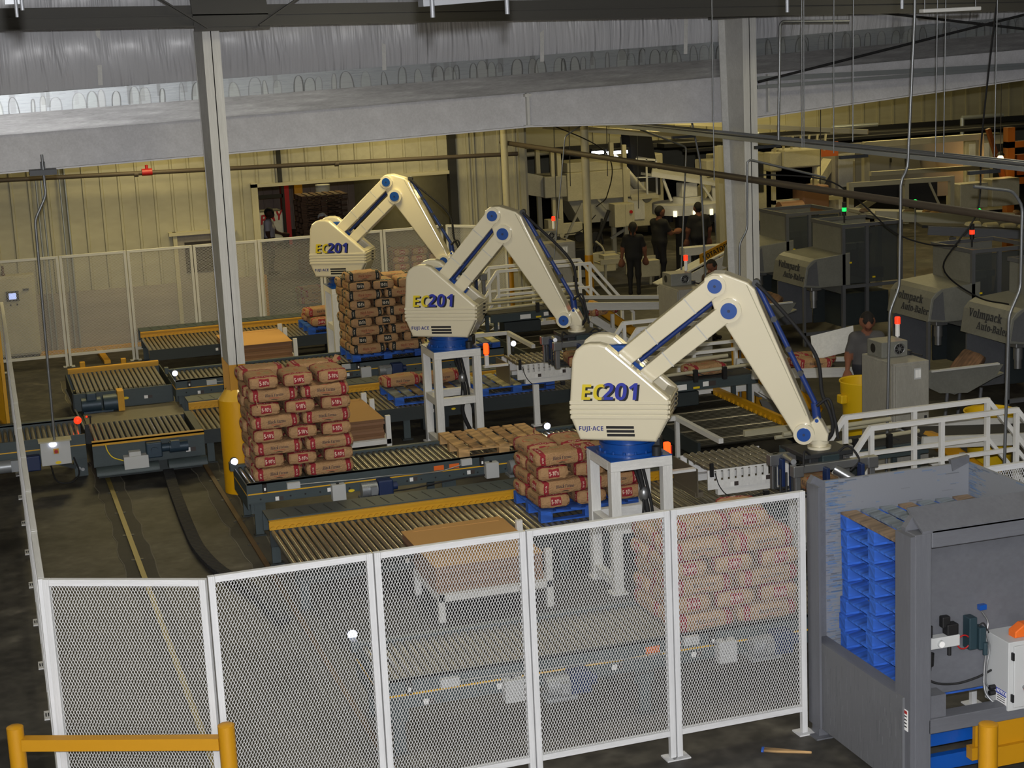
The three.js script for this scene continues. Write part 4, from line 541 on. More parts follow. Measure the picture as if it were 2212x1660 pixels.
function bagGeo(seed, L = .605, Hh = .158, Wd = .365) {
  const g = new THREE.BoxGeometry(2, 2, 2, 14, 5, 8), p = g.attributes.position, u = g.attributes.uv, n = p.count; const per = [[5, 8], [5, 8], [8, 14], [8, 14], [5, 14], [5, 14]];
  // face order +x -x +y -y +z -z ; find each vertex's face from the groups
  const idx = g.index, face = new Int8Array(n); g.groups.forEach((gr, f) => { for (let i = gr.start; i < gr.start + gr.count; i++) face[idx.getX(i)] = f; });
  for (let i = 0; i < n; i++) {
    let x = p.getX(i), y = p.getY(i), z = p.getZ(i); const f = face[i], a = u.getX(i), b = u.getY(i);
    if (f < 2) u.setXY(i, a * .39 + .005, .01 + b * .19); else if (f < 4) u.setXY(i, .5 + x * .49, .225 + b * .43); else u.setXY(i, a, .67 + b * .325);
    const ex = 1 - .17 * Math.pow(Math.abs(x), 10), ez = 1 - .17 * Math.pow(Math.abs(z), 8), bel = y > 0 ? 1 : .94; const wob = vnoise(x * 2 + seed * 7, z * 2 + 3, 97) - .5, w2 = vnoise(x * 4 + y * 3 + seed * 5, z * 4 + y * 5 + 9, 89) - .5;
    const yy = y * ex * ez * bel * (1 + .1 * wob) + .16 * w2, zz = z * (1 - .05 * Math.pow(Math.abs(y), 2) - .07 * Math.pow(Math.abs(x), 8)) * (1 + .05 * wob) + .03 * w2, xx = x * (1 - .045 * y * y - .03 * z * z) + .02 * w2;
    p.setXYZ(i, xx * L / 2, yy * Hh / 2 * 1.02, zz * Wd / 2);
  }
  g.computeVertexNormals();
  // weld the shading across face borders
  const m = new Map(); const nn = g.attributes.normal; for (let i = 0; i < n; i++) { const k = [p.getX(i), p.getY(i), p.getZ(i)].map((v) => Math.round(v * 5e3)).join(); const s = m.get(k) || [0, 0, 0]; s[0] += nn.getX(i); s[1] += nn.getY(i); s[2] += nn.getZ(i); m.set(k, s); } for (let i = 0; i < n; i++) { const s = m.get([p.getX(i), p.getY(i), p.getZ(i)].map((v) => Math.round(v * 5e3)).join()), l = Math.hypot(...s) || 1; nn.setXYZ(i, s[0] / l, s[1] / l, s[2] / l); }
  return g;
}
const bagVar = [...Array(6)].map((_, i) => bagGeo(i + 1));
const earGeo = mg([ext([[0, -.02], [.1, -.05], [.12, 0], [.09, .05], [0, .02]], -.004, .004)]);
function bag(kind, x, y, z, turn, label, group, tilt = 0) { const b = thing('paper_bag', label, 'bag', [x, y, z], turn, group); const m = part(b, 'sack', bagVar[Math.floor(rnd() * 6)], bagMat[kind]); m.rotation.z = tilt; if (rnd() < .25) { const e = part(b, 'folded_ear', earGeo, bagMat[kind]); e.position.set(.26, .05, .1); e.rotation.set(rr(-1, 1), rr(-.5, .5), rr(0, 1)); } return b; }
function stack(kind, x0, y0, z1, layers, first, h, label, group) {      // x0 = low-x side, z1 = near side; layers alternate long side / end on
  for (let k = 0; k < layers; k++) {
    const long = (k % 2 === 0) === first, y = y0 + h * (k + .5), j = () => rr(-.018, .018), rt = () => rr(-.04, .04);
    const zL = long ? z1 - .2 : z1 - .82, zE = long ? z1 - .71 : z1 - .31;
    const nth = ['bottom', 'second', 'third', 'fourth', 'fifth', 'sixth', 'seventh', 'eighth'][k], at = `${k === layers - 1 ? 'top' : nth} layer of the ${label}`;
    for (let i = 0; i < 2; i++) bag(kind, x0 + .31 + i * .64 + j(), y, zL + j(), (i ? Math.PI : 0) * (rnd() < .5) + rt(), `brown bag lying lengthwise in the ${at}`, group);
    for (let i = 0; i < 3; i++) bag(kind, x0 + .205 + i * .432 + j(), y, zE + j(), Math.PI / 2 * (rnd() < .5 ? 1 : -1) + rt(), `brown bag lying crosswise in the ${at}`, group);
  }
}
stack('red', 3.0, .655, -20.42, 8, true, .164, 'tall red-label stack', 'tall red-label bag stack');
stack('red', 5.76, .64, -17.74, 4, false, .164, 'half-built red-label stack', 'half-built red-label stack');
stack('red', 5.53, .655, -13.4, 5, true, .164, 'stack behind the front fence', 'bag stack behind the front fence');
for (const [x, z, a] of [[5.9, -13.75, .2], [6.45, -13.9, 1.4]]) bag('red', x, .655 + .164 * 5 + .08, z, a, 'brown paper bag lying loose on top of the fenced stack', 'loose bags on the fenced stack');
stack('blk', 5.78, .79, -27.45, 8, true, .15, 'black-label stack', 'black-label bag stack');
bag('blk', 6.1, .79 + 1.2 + .07, -27.75, .05, 'brown paper bag with black bands lying alone on top of the black-label stack');
bag('red', 6.08, .64 + .085, -25.42, .04, 'red-banded paper bag lying on the worn blue pallet, nearer the tall stack'); bag('red', 6.7, .64 + .085, -25.35, .04, 'red-banded paper bag on the worn blue pallet, behind the white stand leg', undefined, .06);
for (const [x, y, z, a] of [[6.1, 0, -31.75, 1.57], [6.55, 0, -31.75, 1.57], [6.15, 1, -31.85, .1], [6.75, 1, -31.8, 1.5], [6.2, 0, -32.3, 0], [6.85, 0, -32.3, 0]]) bag('red', x, .64 + .08 + y * .16, z, a, 'brown paper bag with red label on the pallet at the farthest robot', 'bags at the farthest robot');
bag('red', tips[0][0] + .02, tips[0][1] - .4, tips[0][2], 1.4, 'paper bag hanging in the gripper of the front robot'); bag('red', tips[1][0], tips[1][1] - .4, tips[1][2], 1.4, 'paper bag hanging in the gripper of the middle robot');
bag('red', 9.9, 1.02, -22.5, .1, 'paper bag riding the infeed belt behind the front robot'); bag('red', 11.5, .965, -22.34, .08, 'red-banded paper bag riding the white elevator frame', undefined, -.085); bag('red', 11.78, .945, -22.74, .1, 'red-banded paper bag lying beside the man in grey', undefined, -.085);
bag('red', 10.9, .8, -29.4, .3, 'paper bag on the elevator behind the middle robot arm');
// ------------------------------------------------------------------ pallet dispenser in the foreground
{
  const t = thing('pallet_dispenser', 'big grey steel pallet dispenser holding a magazine of blue pallets', 'dispenser'); const g = SM(0x62646a, .48, 0, { map: grime });
  const stainT = canvasTex(512, 512, (c, w, h) => { c.fillStyle = '#75787e'; c.fillRect(0, 0, w, h); for (let i = 0; i < 700; i++) { c.fillStyle = `rgba(${rnd() < .75 ? '40,90,160' : '30,32,40'},${rr(.05, .4)})`; const x = rnd() < .8 ? rnd() * rnd() * w * .26 : rnd() * w; c.fillRect(x, rnd() * h, rr(4, 50), rr(1, 3)); } });
  const dirty = canvasTex(512, 256, (c, w, h) => { c.fillStyle = '#6d6f73'; c.fillRect(0, 0, w, h); for (let i = 0; i < 260; i++) { c.fillStyle = `rgba(${rnd() < .6 ? '40,42,44' : '190,195,200'},${rr(.04, .3)})`; c.fillRect(rnd() * w, rnd() * h, rr(1, 3), rr(6, 60)); } });
  const sm = SM(0xffffff, .5, 0, { map: stainT }), dm = SM(0xe0e0e0, .5, 0, { map: dirty });
  part(t, 'back_panel', bx(6.5, 7.86, .5, 2.2, -12.4, -12.37), sm); part(t, 'corner_flange', [ext([[6.36, .1], [6.5, .1], [6.5, 2.2], [6.4, 2.26], [6.36, 2.2]], -12.42, -12.36), bx(6.36, 6.38, .1, 2.2, -12.36, -12.22)], g);
  part(t, 'far_side_panel', [bx(7.86, 7.88, .5, 2.2, -12.38, -10.9)], sm); part(t, 'far_corner', ext([[7.7, 2.14], [7.86, 2.2], [7.86, 2.26], [7.68, 2.24]], -12.4, -12.36), g);
  part(t, 'lower_side_plate', bx(6.38, 6.4, .1, .86, -12.36, -10.92), dm); part(t, 'plate_lip', [bx(6.4, 6.5, .84, .86, -12.36, -10.92)], g);
  part(t, 'front_post', [rbx(6.44, 6.58, 0, 2.16, -10.98, -10.84, .008), ext([[6.44, 2.1], [6.58, 2.1], [6.58, 2.22], [6.5, 2.26], [6.44, 2.18]], -11.04, -10.98)], g); part(t, 'side_post', bx(6.4, 6.44, 0, 2.15, -11.06, -10.84), g);
  part(t, 'top_beam', [rbx(6.58, 8.4, 2.04, 2.18, -10.98, -10.84, .008), ext([[11.06, 2.31], [10.84, 2.18], [10.84, 2.16], [11.07, 2.29]], 6.5, 8.4).rotateY(Math.PI / 2)], g); part(t, 'front_panel', bx(6.56, 8.4, .74, 2.06, -11.16, -11.14), g); part(t, 'middle_beam', rbx(6.56, 8.4, .56, .68, -10.98, -10.84, .006), g); part(t, 'beam_bracket', bx(6.57, 6.72, .68, .86, -11.0, -10.86), g);
  part(t, 'rear_foot', [bx(6.38, 6.5, 0, .1, -12.4, -12.28), bx(6.33, 6.56, 0, .012, -12.46, -12.22)], g); part(t, 'foot', bx(6.4, 6.64, 0, .012, -11.0, -10.8), g);
  part(t, 'fork_carriage', [bx(6.62, 8.4, .38, .5, -11.1, -11.0), bx(6.6, 8.4, .2, .32, -11.0, -10.94)], M.blue); part(t, 'yellow_channel', [bx(6.98, 8.4, .36, .56, -10.9, -10.86), bx(7.1, 8.4, .2, .36, -10.86, -10.82), bx(6.94, 7.08, .28, .38, -10.92, -10.84)], M.yellow2);
  const box = part(t, 'control_box', rbx(7.24, 8.0, .64, 1.2, -11.14, -10.82, .006), M.greyBox); part(box, 'door', rbx(7.28, 7.96, .67, 1.17, -10.82, -10.8, .006), M.greyBox); part(box, 'hinge', [bx(7.262, 7.275, 1.06, 1.12, -10.82, -10.79), bx(7.262, 7.275, .72, .78, -10.82, -10.79)], M.black);
  const es = part(t, 'emergency_stop', cz(.032, -10.76, -10.735, 7.37, .83, 20), M.red); part(es, 'stem', cz(.018, -10.8, -10.76, 7.37, .83, 14), M.steel);
  part(t, 'notice_plate', bx(7.2385, 7.24, .66, .79, -10.98, -10.84), M.label, 'white notice plate with blue heading'); const nt = text('NOTICE', .026, .001).rotateY(-Math.PI / 2).translate(7.238, .758, -10.97); part(t, 'notice_heading', bx(7.2375, 7.2385, .745, .79, -10.98, -10.84), SM(0x2b3f9e, .6)); nt.translate(-.0012, 0, 0); part(t, 'notice_letters', nt, M.label); part(t, 'notice_lines', [...Array(4)].map((_, i) => bx(7.2378, 7.2385, .73 - i * .018, .736 - i * .018, -10.965, -10.86)), M.black);
  part(t, 'warning_label', bx(6.397, 6.399, .6, .77, -11.0, -10.87), M.label); for (const i of [0, 1]) part(t, 'label_heading', bx(6.3955, 6.397, .735, .76, -10.995 + i * .064, -10.945 + i * .064), M.red); part(t, 'label_lines', [...Array(8)].map((_, i) => bx(6.3955, 6.397, .71 - (i >> 1) * .028, .72 - (i >> 1) * .028, -10.99 + (i & 1) * .064, -10.95 + (i & 1) * .064)), M.black);
  // air preparation unit and valve
  const a = part(t, 'air_regulator', [rbx(6.62, 6.94, 1.16, 1.25, -11.1, -11.02, .006), cz(.03, -11.02, -11.0, 6.77, 1.2, 18)], M.greyBox); part(a, 'filter_bowl', [lathe([[.0, 0], [.012, 0], [.014, .03], [.03, .04], [.034, .14]], 6.7, .98, -11.06), cy(.02, 1.25, 1.34, 6.7, -11.06)], M.black); part(a, 'drain_cup', cy(.016, 1.08, 1.16, 6.87, -11.06), M.black); part(a, 'solenoid', [rbx(6.83, 6.93, 1.25, 1.34, -11.1, -11.02, .01), rbx(6.8, 6.87, 1.31, 1.4, -11.1, -11.04, .01)], M.black); part(a, 'lockout', bx(6.6, 6.64, 1.2, 1.26, -11.06, -11.02), M.yellow2); part(a, 'gauge_face', cz(.024, -11.0, -10.998, 6.77, 1.2, 18), M.label);
  part(t, 'air_hose', new THREE.TorusGeometry(.055, .006, 8, 28).translate(6.99, 1.17, -11.05), M.red); part(t, 'valve', [rbx(7.03, 7.1, 1.1, 1.36, -11.13, -11.03, .008), rbx(7.1, 7.16, 1.1, 1.28, -11.1, -11.0, .008), cy(.02, 1.06, 1.16, 7.15, -11.0)], SM(0x20343c, .5)); part(t, 'hand_valve', bx(7.14, 7.2, 1.4, 1.44, -11.1, -11.06), M.blue);
  part(t, 'cables', [tube([[7.17, 1.38, -11.08], [7.21, 1.3, -11.06], [7.19, 1.2, -11.04], [7.21, 1.1, -11.03], [7.18, .95, -11.02], [7.18, .8, -11.02], [7.24, .76, -11.0]], .008, 40), tube([[7.2, 1.1, -11.05], [7.17, .92, -11.04], [7.16, .74, -11.0], [7.22, .66, -10.95], [7.3, .62, -10.95]], .01, 40)], M.steel); part(t, 'cables', [tube([[6.58, 1.02, -11.05], [6.7, .9, -11.03], [6.9, .85, -11.03], [7.1, .87, -11.03], [7.24, .9, -11.05]], .009, 40), tube([[7.1, 1.25, -11.05], [7.16, 1.3, -11.05], [7.2, 1.22, -11.03]], .006)], M.rubber); part(t, 'cable_gland', [cx(.02, 7.19, 7.24, .78, -11.0), cx(.02, 7.19, 7.24, .735, -11.0)], M.black);
  const p = thing('pendant_control', 'orange push-button pendant lying on the dispenser control box', 'pendant'); part(p, 'body', ext([[7.34, 1.2], [7.62, 1.2], [7.64, 1.25], [7.6, 1.3], [7.42, 1.3], [7.34, 1.25]], -10.98, -10.88, .01), M.orange); for (const x of [7.46, 7.52]) part(p, 'button', cy(.016, 1.295, 1.31, x, -10.92, 12), M.greyBox); part(p, 'cable', tube([[7.64, 1.25, -10.93], [7.75, 1.3, -10.95], [7.95, 1.33, -11]], .012), M.rubber);
  for (let i = 0; i < 9; i++) { const tp = i === 8; pallet(tp ? 'worn pallet with brown and grey boards on top of the dispenser magazine' : `blue pallet ${['at the bottom', 'second from the bottom', 'third from the bottom', 'fourth from the bottom', 'in the middle', 'fourth from the top', 'third from the top', 'second from the top'][i]} of the dispenser magazine`, 7.21 + rr(-.012, .012), .63 + i * .146, -11.81 + rr(-.02, .02), BL, tp ? [W.brownWorn, W.blueWorn, W.blueWorn] : BL, 'pallets in the dispenser magazine'); }
  const s = thing('wood_splinter', 'broken pallet splinter with blue paint lying on the floor', 'splinter'); part(s, 'splinter', ext([[0, -.03], [.12, -.03], [.4, .0], [.1, .03], [.0, .03]], 0, .02, .004).rotateX(-Math.PI / 2).rotateY(-.55).translate(5.83, .0, -12.22), W.pine); part(s, 'painted_end', bx(-.012, .01, 0, .024, -.03, .03).rotateY(-.55).translate(5.83, 0, -12.22), W.blue);
}
// ------------------------------------------------------------------ people
function sdfBody(bones, lo, hi, cell) {             // bones: [a, b, ra, rb, colour]; joined with a smooth minimum and meshed
  const N = cell ?? 60, mc = new MarchingCubes(N, new THREE.MeshBasicMaterial(), false, false, 60000); mc.isolation = 0;
  const c = [0, 1, 2].map((i) => (lo[i] + hi[i]) / 2), hs = [0, 1, 2].map((i) => (hi[i] - lo[i]) / 2 * 1.06), half = N / 2;
  const B = bones.map(([a, b, ra, rb, col]) => { const d = [b[0] - a[0], b[1] - a[1], b[2] - a[2]]; return { a, d, ll: d[0] * d[0] + d[1] * d[1] + d[2] * d[2] || 1e-9, ra, rb, col }; });
  const dist = (q, x, y, z) => { const X = x - q.a[0], Y = y - q.a[1], Z = z - q.a[2]; let t = (X * q.d[0] + Y * q.d[1] + Z * q.d[2]) / q.ll; t = t < 0 ? 0 : t > 1 ? 1 : t; const e = X - q.d[0] * t, f = Y - q.d[1] * t, g = Z - q.d[2] * t; return Math.sqrt(e * e + f * f + g * g) - (q.ra + (q.rb - q.ra) * t); };
  const K = 45; for (let k = 0; k < N; k++) for (let j = 0; j < N; j++) for (let i = 0; i < N; i++) { const x = c[0] + (i - half) / half * hs[0], y = c[1] + (j - half) / half * hs[1], z = c[2] + (k - half) / half * hs[2]; let s = 0, m = 9; for (const q of B) { const d = dist(q, x, y, z); if (d < m) m = d; if (d < .25) s += Math.exp(-K * d); } mc.field[i + j * N + k * N * N] = -(m > .25 ? m : -Math.log(s) / K); }
  mc.update(); const n = mc.count, P = mc.positionArray, pos = new Float32Array(n * 3), col = new Float32Array(n * 3);
  for (let i = 0; i < n; i++) { const v = [0, 1, 2].map((q) => c[q] + P[i * 3 + q] * hs[q]); pos.set(v, i * 3); let m = 9, w = null; for (const q of B) { const d = dist(q, ...v); if (d < m) { m = d; w = q.col; } } col.set(w, i * 3); }
  let g = new THREE.BufferGeometry(); g.setAttribute('position', new THREE.BufferAttribute(pos, 3)); g.setAttribute('color', new THREE.BufferAttribute(col, 3)); g = mergeVertices(g, 1e-4); g.computeVertexNormals(); return g.toNonIndexed();
}
const lin = (h) => { const c = new THREE.Color(h); return [c.r, c.g, c.b]; };
function person(label, pos, turn, o) {
  const sh = lin(o.shirt), pa = lin(o.pants), sk = lin(o.skin), ha = lin(o.hair), bk = lin(0x120c0a), sc = o.h / 1.75;
  const el = [o.elbowL ?? [-.27, 1.12, .02], o.elbowR ?? [.27, 1.12, .02]], wr = [o.wristL ?? [-.28, .87, .1], o.wristR ?? [.28, .87, .1]], hx = o.tilt ?? 0, hz = o.nod ?? .02;
  const H0 = [hx, 1.62, hz + .02];
  const bones = [[[0, 1.0, 0], [0, 1.2, .01], .135, .145, sh], [[-.08, 1.02, 0], [-.1, 1.36, 0], .11, .105, sh], [[.08, 1.02, 0], [.1, 1.36, 0], .11, .105, sh], [[-.14, 1.4, 0], [.14, 1.4, 0], .075, .075, sh], [[0, 1.42, 0], [hx * .6, 1.54, hz * .6], .062, .055, sk],
    [[-.08, .96, 0], [.08, .96, 0], .12, .12, pa], [[-.09, .93, 0], [-.1, .5, .02], .095, .065, pa], [[.09, .93, 0], [.1, .5, .02], .095, .065, pa], [[-.1, .5, .02], [-.1, .1, -.02], .064, .045, pa], [[.1, .5, .02], [.1, .1, -.02], .064, .045, pa], [[-.1, .05, -.03], [-.11, .04, .15], .045, .04, bk], [[.1, .05, -.03], [.11, .04, .15], .045, .04, bk]];
  [[-.19, 0], [.19, 1]].forEach(([x, i]) => { const e = el[i], w = wr[i], m = [0, 1, 2].map((q) => [x, 1.4, 0][q] * .35 + e[q] * .65); bones.push([[x, 1.4, 0], m, .068, .058, sh], [m, e, .05, .042, o.long ? sh : sk], [e, w, .043, .03, o.long ? sh : sk]); });
  const body = sdfBody(bones, [-.42, -.02, -.36], [.42, 1.56, .5], 72);
  const head = sdfBody([[[H0[0], H0[1] + .03, H0[2] - .01], [H0[0], H0[1] + .02, H0[2] + .01], .085, .083, sk], [[H0[0], H0[1] - .05, H0[2] + .03], [H0[0], H0[1] - .07, H0[2] + .05], .06, .042, sk], [[H0[0], H0[1] + .0, H0[2] + .09], [H0[0], H0[1] - .03, H0[2] + .105], .012, .016, sk], [[H0[0] - .085, H0[1] - .01, H0[2]], [H0[0] - .085, H0[1] + .02, H0[2] - .005], .016, .018, sk], [[H0[0] + .085, H0[1] - .01, H0[2]], [H0[0] + .085, H0[1] + .02, H0[2] - .005], .016, .018, sk],
    [[H0[0], H0[1] + .075, H0[2] - .01], [H0[0], H0[1] + .06, H0[2] - .04], .075, .078, o.cap ? lin(o.cap) : ha], [[H0[0], H0[1] + .02, H0[2] - .06], [H0[0], H0[1] - .03, H0[2] - .06], .06, .045, ha], ...(o.cap ? [[[H0[0], H0[1] + .055, H0[2] + .07], [H0[0], H0[1] + .045, H0[2] + .15], .03, .02, lin(o.cap)]] : [[[H0[0], H0[1] + .085, H0[2] + .03], [H0[0], H0[1] + .09, H0[2]], .055, .06, ha]]), ...(o.ponytail ? [[[H0[0], H0[1] + .02, H0[2] - .1], [H0[0], H0[1] - .18, H0[2] - .12], .035, .02, ha]] : []),
    [[H0[0] - .032, H0[1] + .018, H0[2] + .078], [H0[0] - .03, H0[1] + .018, H0[2] + .08], .012, .012, bk], [[H0[0] + .032, H0[1] + .018, H0[2] + .078], [H0[0] + .03, H0[1] + .018, H0[2] + .08], .012, .012, bk], [[H0[0] - .02, H0[1] - .062, H0[2] + .09], [H0[0] + .02, H0[1] - .062, H0[2] + .09], .008, .008, lin(0x50261c)], [[H0[0] - .045, H0[1] + .04, H0[2] + .08], [H0[0] - .015, H0[1] + .042, H0[2] + .085], .008, .008, ha], [[H0[0] + .045, H0[1] + .04, H0[2] + .08], [H0[0] + .015, H0[1] + .042, H0[2] + .085], .008, .008, ha]], [H0[0] - .13, H0[1] - .22, H0[2] - .18], [H0[0] + .13, H0[1] + .18, H0[2] + .18]);
  const hand = (w, e, s) => { const d = V(...w).sub(V(...e)).normalize(), sd = V(1, 0, 0).addScaledVector(d, -d.x).normalize(), nn = V().crossVectors(d, sd), pt = (a, b, c) => V(...w).addScaledVector(d, a).addScaledVector(sd, b).addScaledVector(nn, c).toArray(); const b = [[pt(-.02, 0, 0), pt(.07, 0, 0), .028, .03, sk], [pt(.02, -.015, 0), pt(.08, -.025, 0), .022, .018, sk], [pt(.02, .015, 0), pt(.08, .025, 0), .022, .018, sk]]; [[-.033, .055], [-.011, .068], [.011, .065], [.033, .05]].forEach(([q, l]) => b.push([pt(.085, q, 0), pt(.085 + l * .6, q * 1.1, .012), .0095, .009, sk], [pt(.085 + l * .6, q * 1.1, .012), pt(.085 + l, q * 1.1, .035), .009, .008, sk])); b.push([pt(.02, s * .03, .005), pt(.06, s * .055, .02), .012, .01, sk], [pt(.06, s * .055, .02), pt(.09, s * .05, .035), .01, .009, sk]); return sdfBody(b, V(...w).subScalar(.19).toArray(), V(...w).addScalar(.19).toArray(), 44); };
  const g = mergeGeometries([body, head, hand(wr[0], el[0], 1), hand(wr[1], el[1], -1)]);
  const t = solo('person', g.scale(sc, sc, sc), M.people, label, 'person'); t.position.set(...pos); t.rotation.y = turn; return t;
}
M.people = new THREE.MeshStandardMaterial({ vertexColors: true, roughness: .85 });
const dark = { shirt: 0x0b0b0d, pants: 0x0c0c10, skin: 0x6b4330, hair: 0x0d0a09 };
person('man in a grey T-shirt with dark hair standing behind the beige cabinet', [12.12, 0, -21.75], -.35, { h: 1.73, shirt: 0x4c4b4c, pants: 0x22242c, skin: 0x7d503a, hair: 0x120d0b, nod: .05, wristL: [-.3, .9, .12], wristR: [.27, .9, .14] });
person('woman in black with hair tied back at the filling machine', [13.95, 0, -35.4], 2.7, { ...dark, h: 1.6, ponytail: true, wristR: [.3, .85, .05] });
person('tall person in black clothes reaching toward the round filling head', [15.15, 0, -36.8], 2.0, { ...dark, h: 1.75, elbowL: [-.25, 1.15, .12], wristL: [-.2, 1.15, .36], elbowR: [.25, 1.12, .1], wristR: [.18, 1.12, .36] });
person('person in dark clothes standing at the round filling head', [16.3, 0, -37.15], 3.0, { ...dark, h: 1.72 });
person('person with dark hair bending behind the spare cabinet near the front robot elbow', [13.2, 0, -29.6], .5, { ...dark, h: 1.5, shirt: 0x3a2a24 });
person('man in a white T-shirt standing at the dock opening', [7.3, 0, -43.8], 1.2, { h: 1.7, shirt: 0xb9b4ba, pants: 0x23252e, skin: 0x4a2f22, hair: 0x0f0b0a, elbowR: [.24, 1.12, .1], wristR: [.14, 1.05, .34] });
person('man with a white cap and pale shirt in front of the wooden pallets', [8.2, 0, -41.4], .8, { h: 1.72, shirt: 0xa9a6ac, pants: 0x2a2c33, skin: 0x6b4532, hair: 0x0f0b0a, cap: 0xc9c9c9 });
// ------------------------------------------------------------------ beige cabinets with coolers and beacons
function cabinet(label, x, z, o = {}) {
  const h = o.h ?? 1.67, w = o.w ?? .56, d = o.d ?? .75, t = thing('electric_cabinet', label, 'cabinet', [x, 0, z], o.turn ?? 0), m = SM(0x9b9990, .5, 0, { map: grime });
  part(t, 'body', rbx(0, w, .06, h, -d, 0, .008), m); part(t, 'plinth', bx(.03, w - .03, 0, .06, -d + .03, -.03), M.dark); const dr = part(t, 'door', rbx(.02, w - .02, .1, h - .03, 0, .02, .005), m); part(dr, 'latch', bx(w - .08, w - .05, h * .5, h * .5 + .14, .02, .035), M.darkSteel); part(t, 'meter_window', bx(w * .55, w * .74, h - .22, h - .08, .02, .026), M.greyBox); for (const q of [.58, .66]) part(t, 'meter', bx(w * q, w * q + .035, h - .2, h - .1, .026, .03), M.label); part(t, 'side_panel', rbx(-.012, 0, .1, h - .03, -d + .03, -.03, .003), m);
  const c = part(t, 'cooler', rbx(.05, .42, h, h + .2, -d + .05, -d + .42, .008), M.greyBaler); part(c, 'fan_grille', [new THREE.TorusGeometry(.07, .008, 8, 24).translate(.3, h + .1, -d + .424), cz(.022, -d + .42, -d + .43, .3, h + .1), ...[0, 1, 2, 3].map((i) => bar([.3 + .07 * Math.cos(i * .785), h + .1 + .07 * Math.sin(i * .785), -d + .425], [.3 - .07 * Math.cos(i * .785), h + .1 - .07 * Math.sin(i * .785), -d + .425], .006))], M.steel); part(c, 'dark_opening', [cz(.07, -d + .415, -d + .421, .3, h + .1), new THREE.CylinderGeometry(.06, .06, .004, 18).rotateZ(Math.PI / 2).translate(.049, h + .1, -d + .2)], M.black);
  part(t, 'junction', [rbx(.44, .5, h, h + .06, -d + .3, -d + .4, .01), rod([.46, h + .03, -d + .35], [.52, h + .02, -.2], .012)], M.darkSteel);
  const b = thing('beacon', o.beacon, 'lamp', [x, 0, z]); b.rotation.y = o.turn ?? 0; part(b, 'stem', [cy(.012, h, h + .22, .46, -d + .1), cy(.03, h + .2, h + .36, .46, -d + .1)], M.label); part(b, 'lens', [cy(.036, h + .36, h + .44, .46, -d + .1), lathe([[0, h + .455], [.03, h + .45], [.036, h + .44]], .46, 0, -d + .1)], G.red);
}
cabinet('tall beige electric cabinet behind the crossover stairs, a cooler on its top', 10.74, -18.6, { beacon: 'red beacon on the beige cabinet behind the crossover stairs', d: .8, w: .5 });
cabinet('beige electric cabinet behind the upper links of the front robot', 10.85, -25.6, { beacon: 'red beacon near the elbow of the front robot', d: .85, w: .58 });
cabinet('beige electric cabinet beyond the cream pipe column', 10.98, -32.7, { beacon: 'red beacon beyond the middle robot elbow', d: .85, w: .65 });
function barrel(label, x, z, h, words) { const t = thing('waste_barrel', label, 'barrel', [x, 0, z]); part(t, 'body', lathe([[0, .02], [.22, .02], [.235, .04], [.27, h * .55], [.285, h * .57], [.29, h * .8], [.315, h * .82], [.32, h - .02], [.335, h], [.33, h + .02], [.3, h], [.27, .1], [0, .08]], 0, 0, 0, 32), M.barrel); for (const s of [-1, 1]) part(t, 'handle', rbx(s * .33 - .05, s * .33 + .05, h * .68, h * .82, -.07, .07, .02), M.barrel); if (words) part(t, 'lettering', text(words, .07, .002).translate(-.02, h * .7, .31).rotateY(-.2), M.black); }
barrel('yellow waste barrel standing beside the beige cabinet', 11.7, -21.1, .9); barrel('yellow waste barrel marked WHITE beyond the crossover stairs', 12.25, -18.8, .86, 'WHITE');
solo('tilted_plate', ext([[0, 0], [.62, .06], [.66, .42], [.02, .36]], 0, .02).rotateY(-.3).rotateX(-.35).translate(11.55, 1.0, -22.3), M.white2, 'white tilted metal plate beside the man in grey', 'plate');
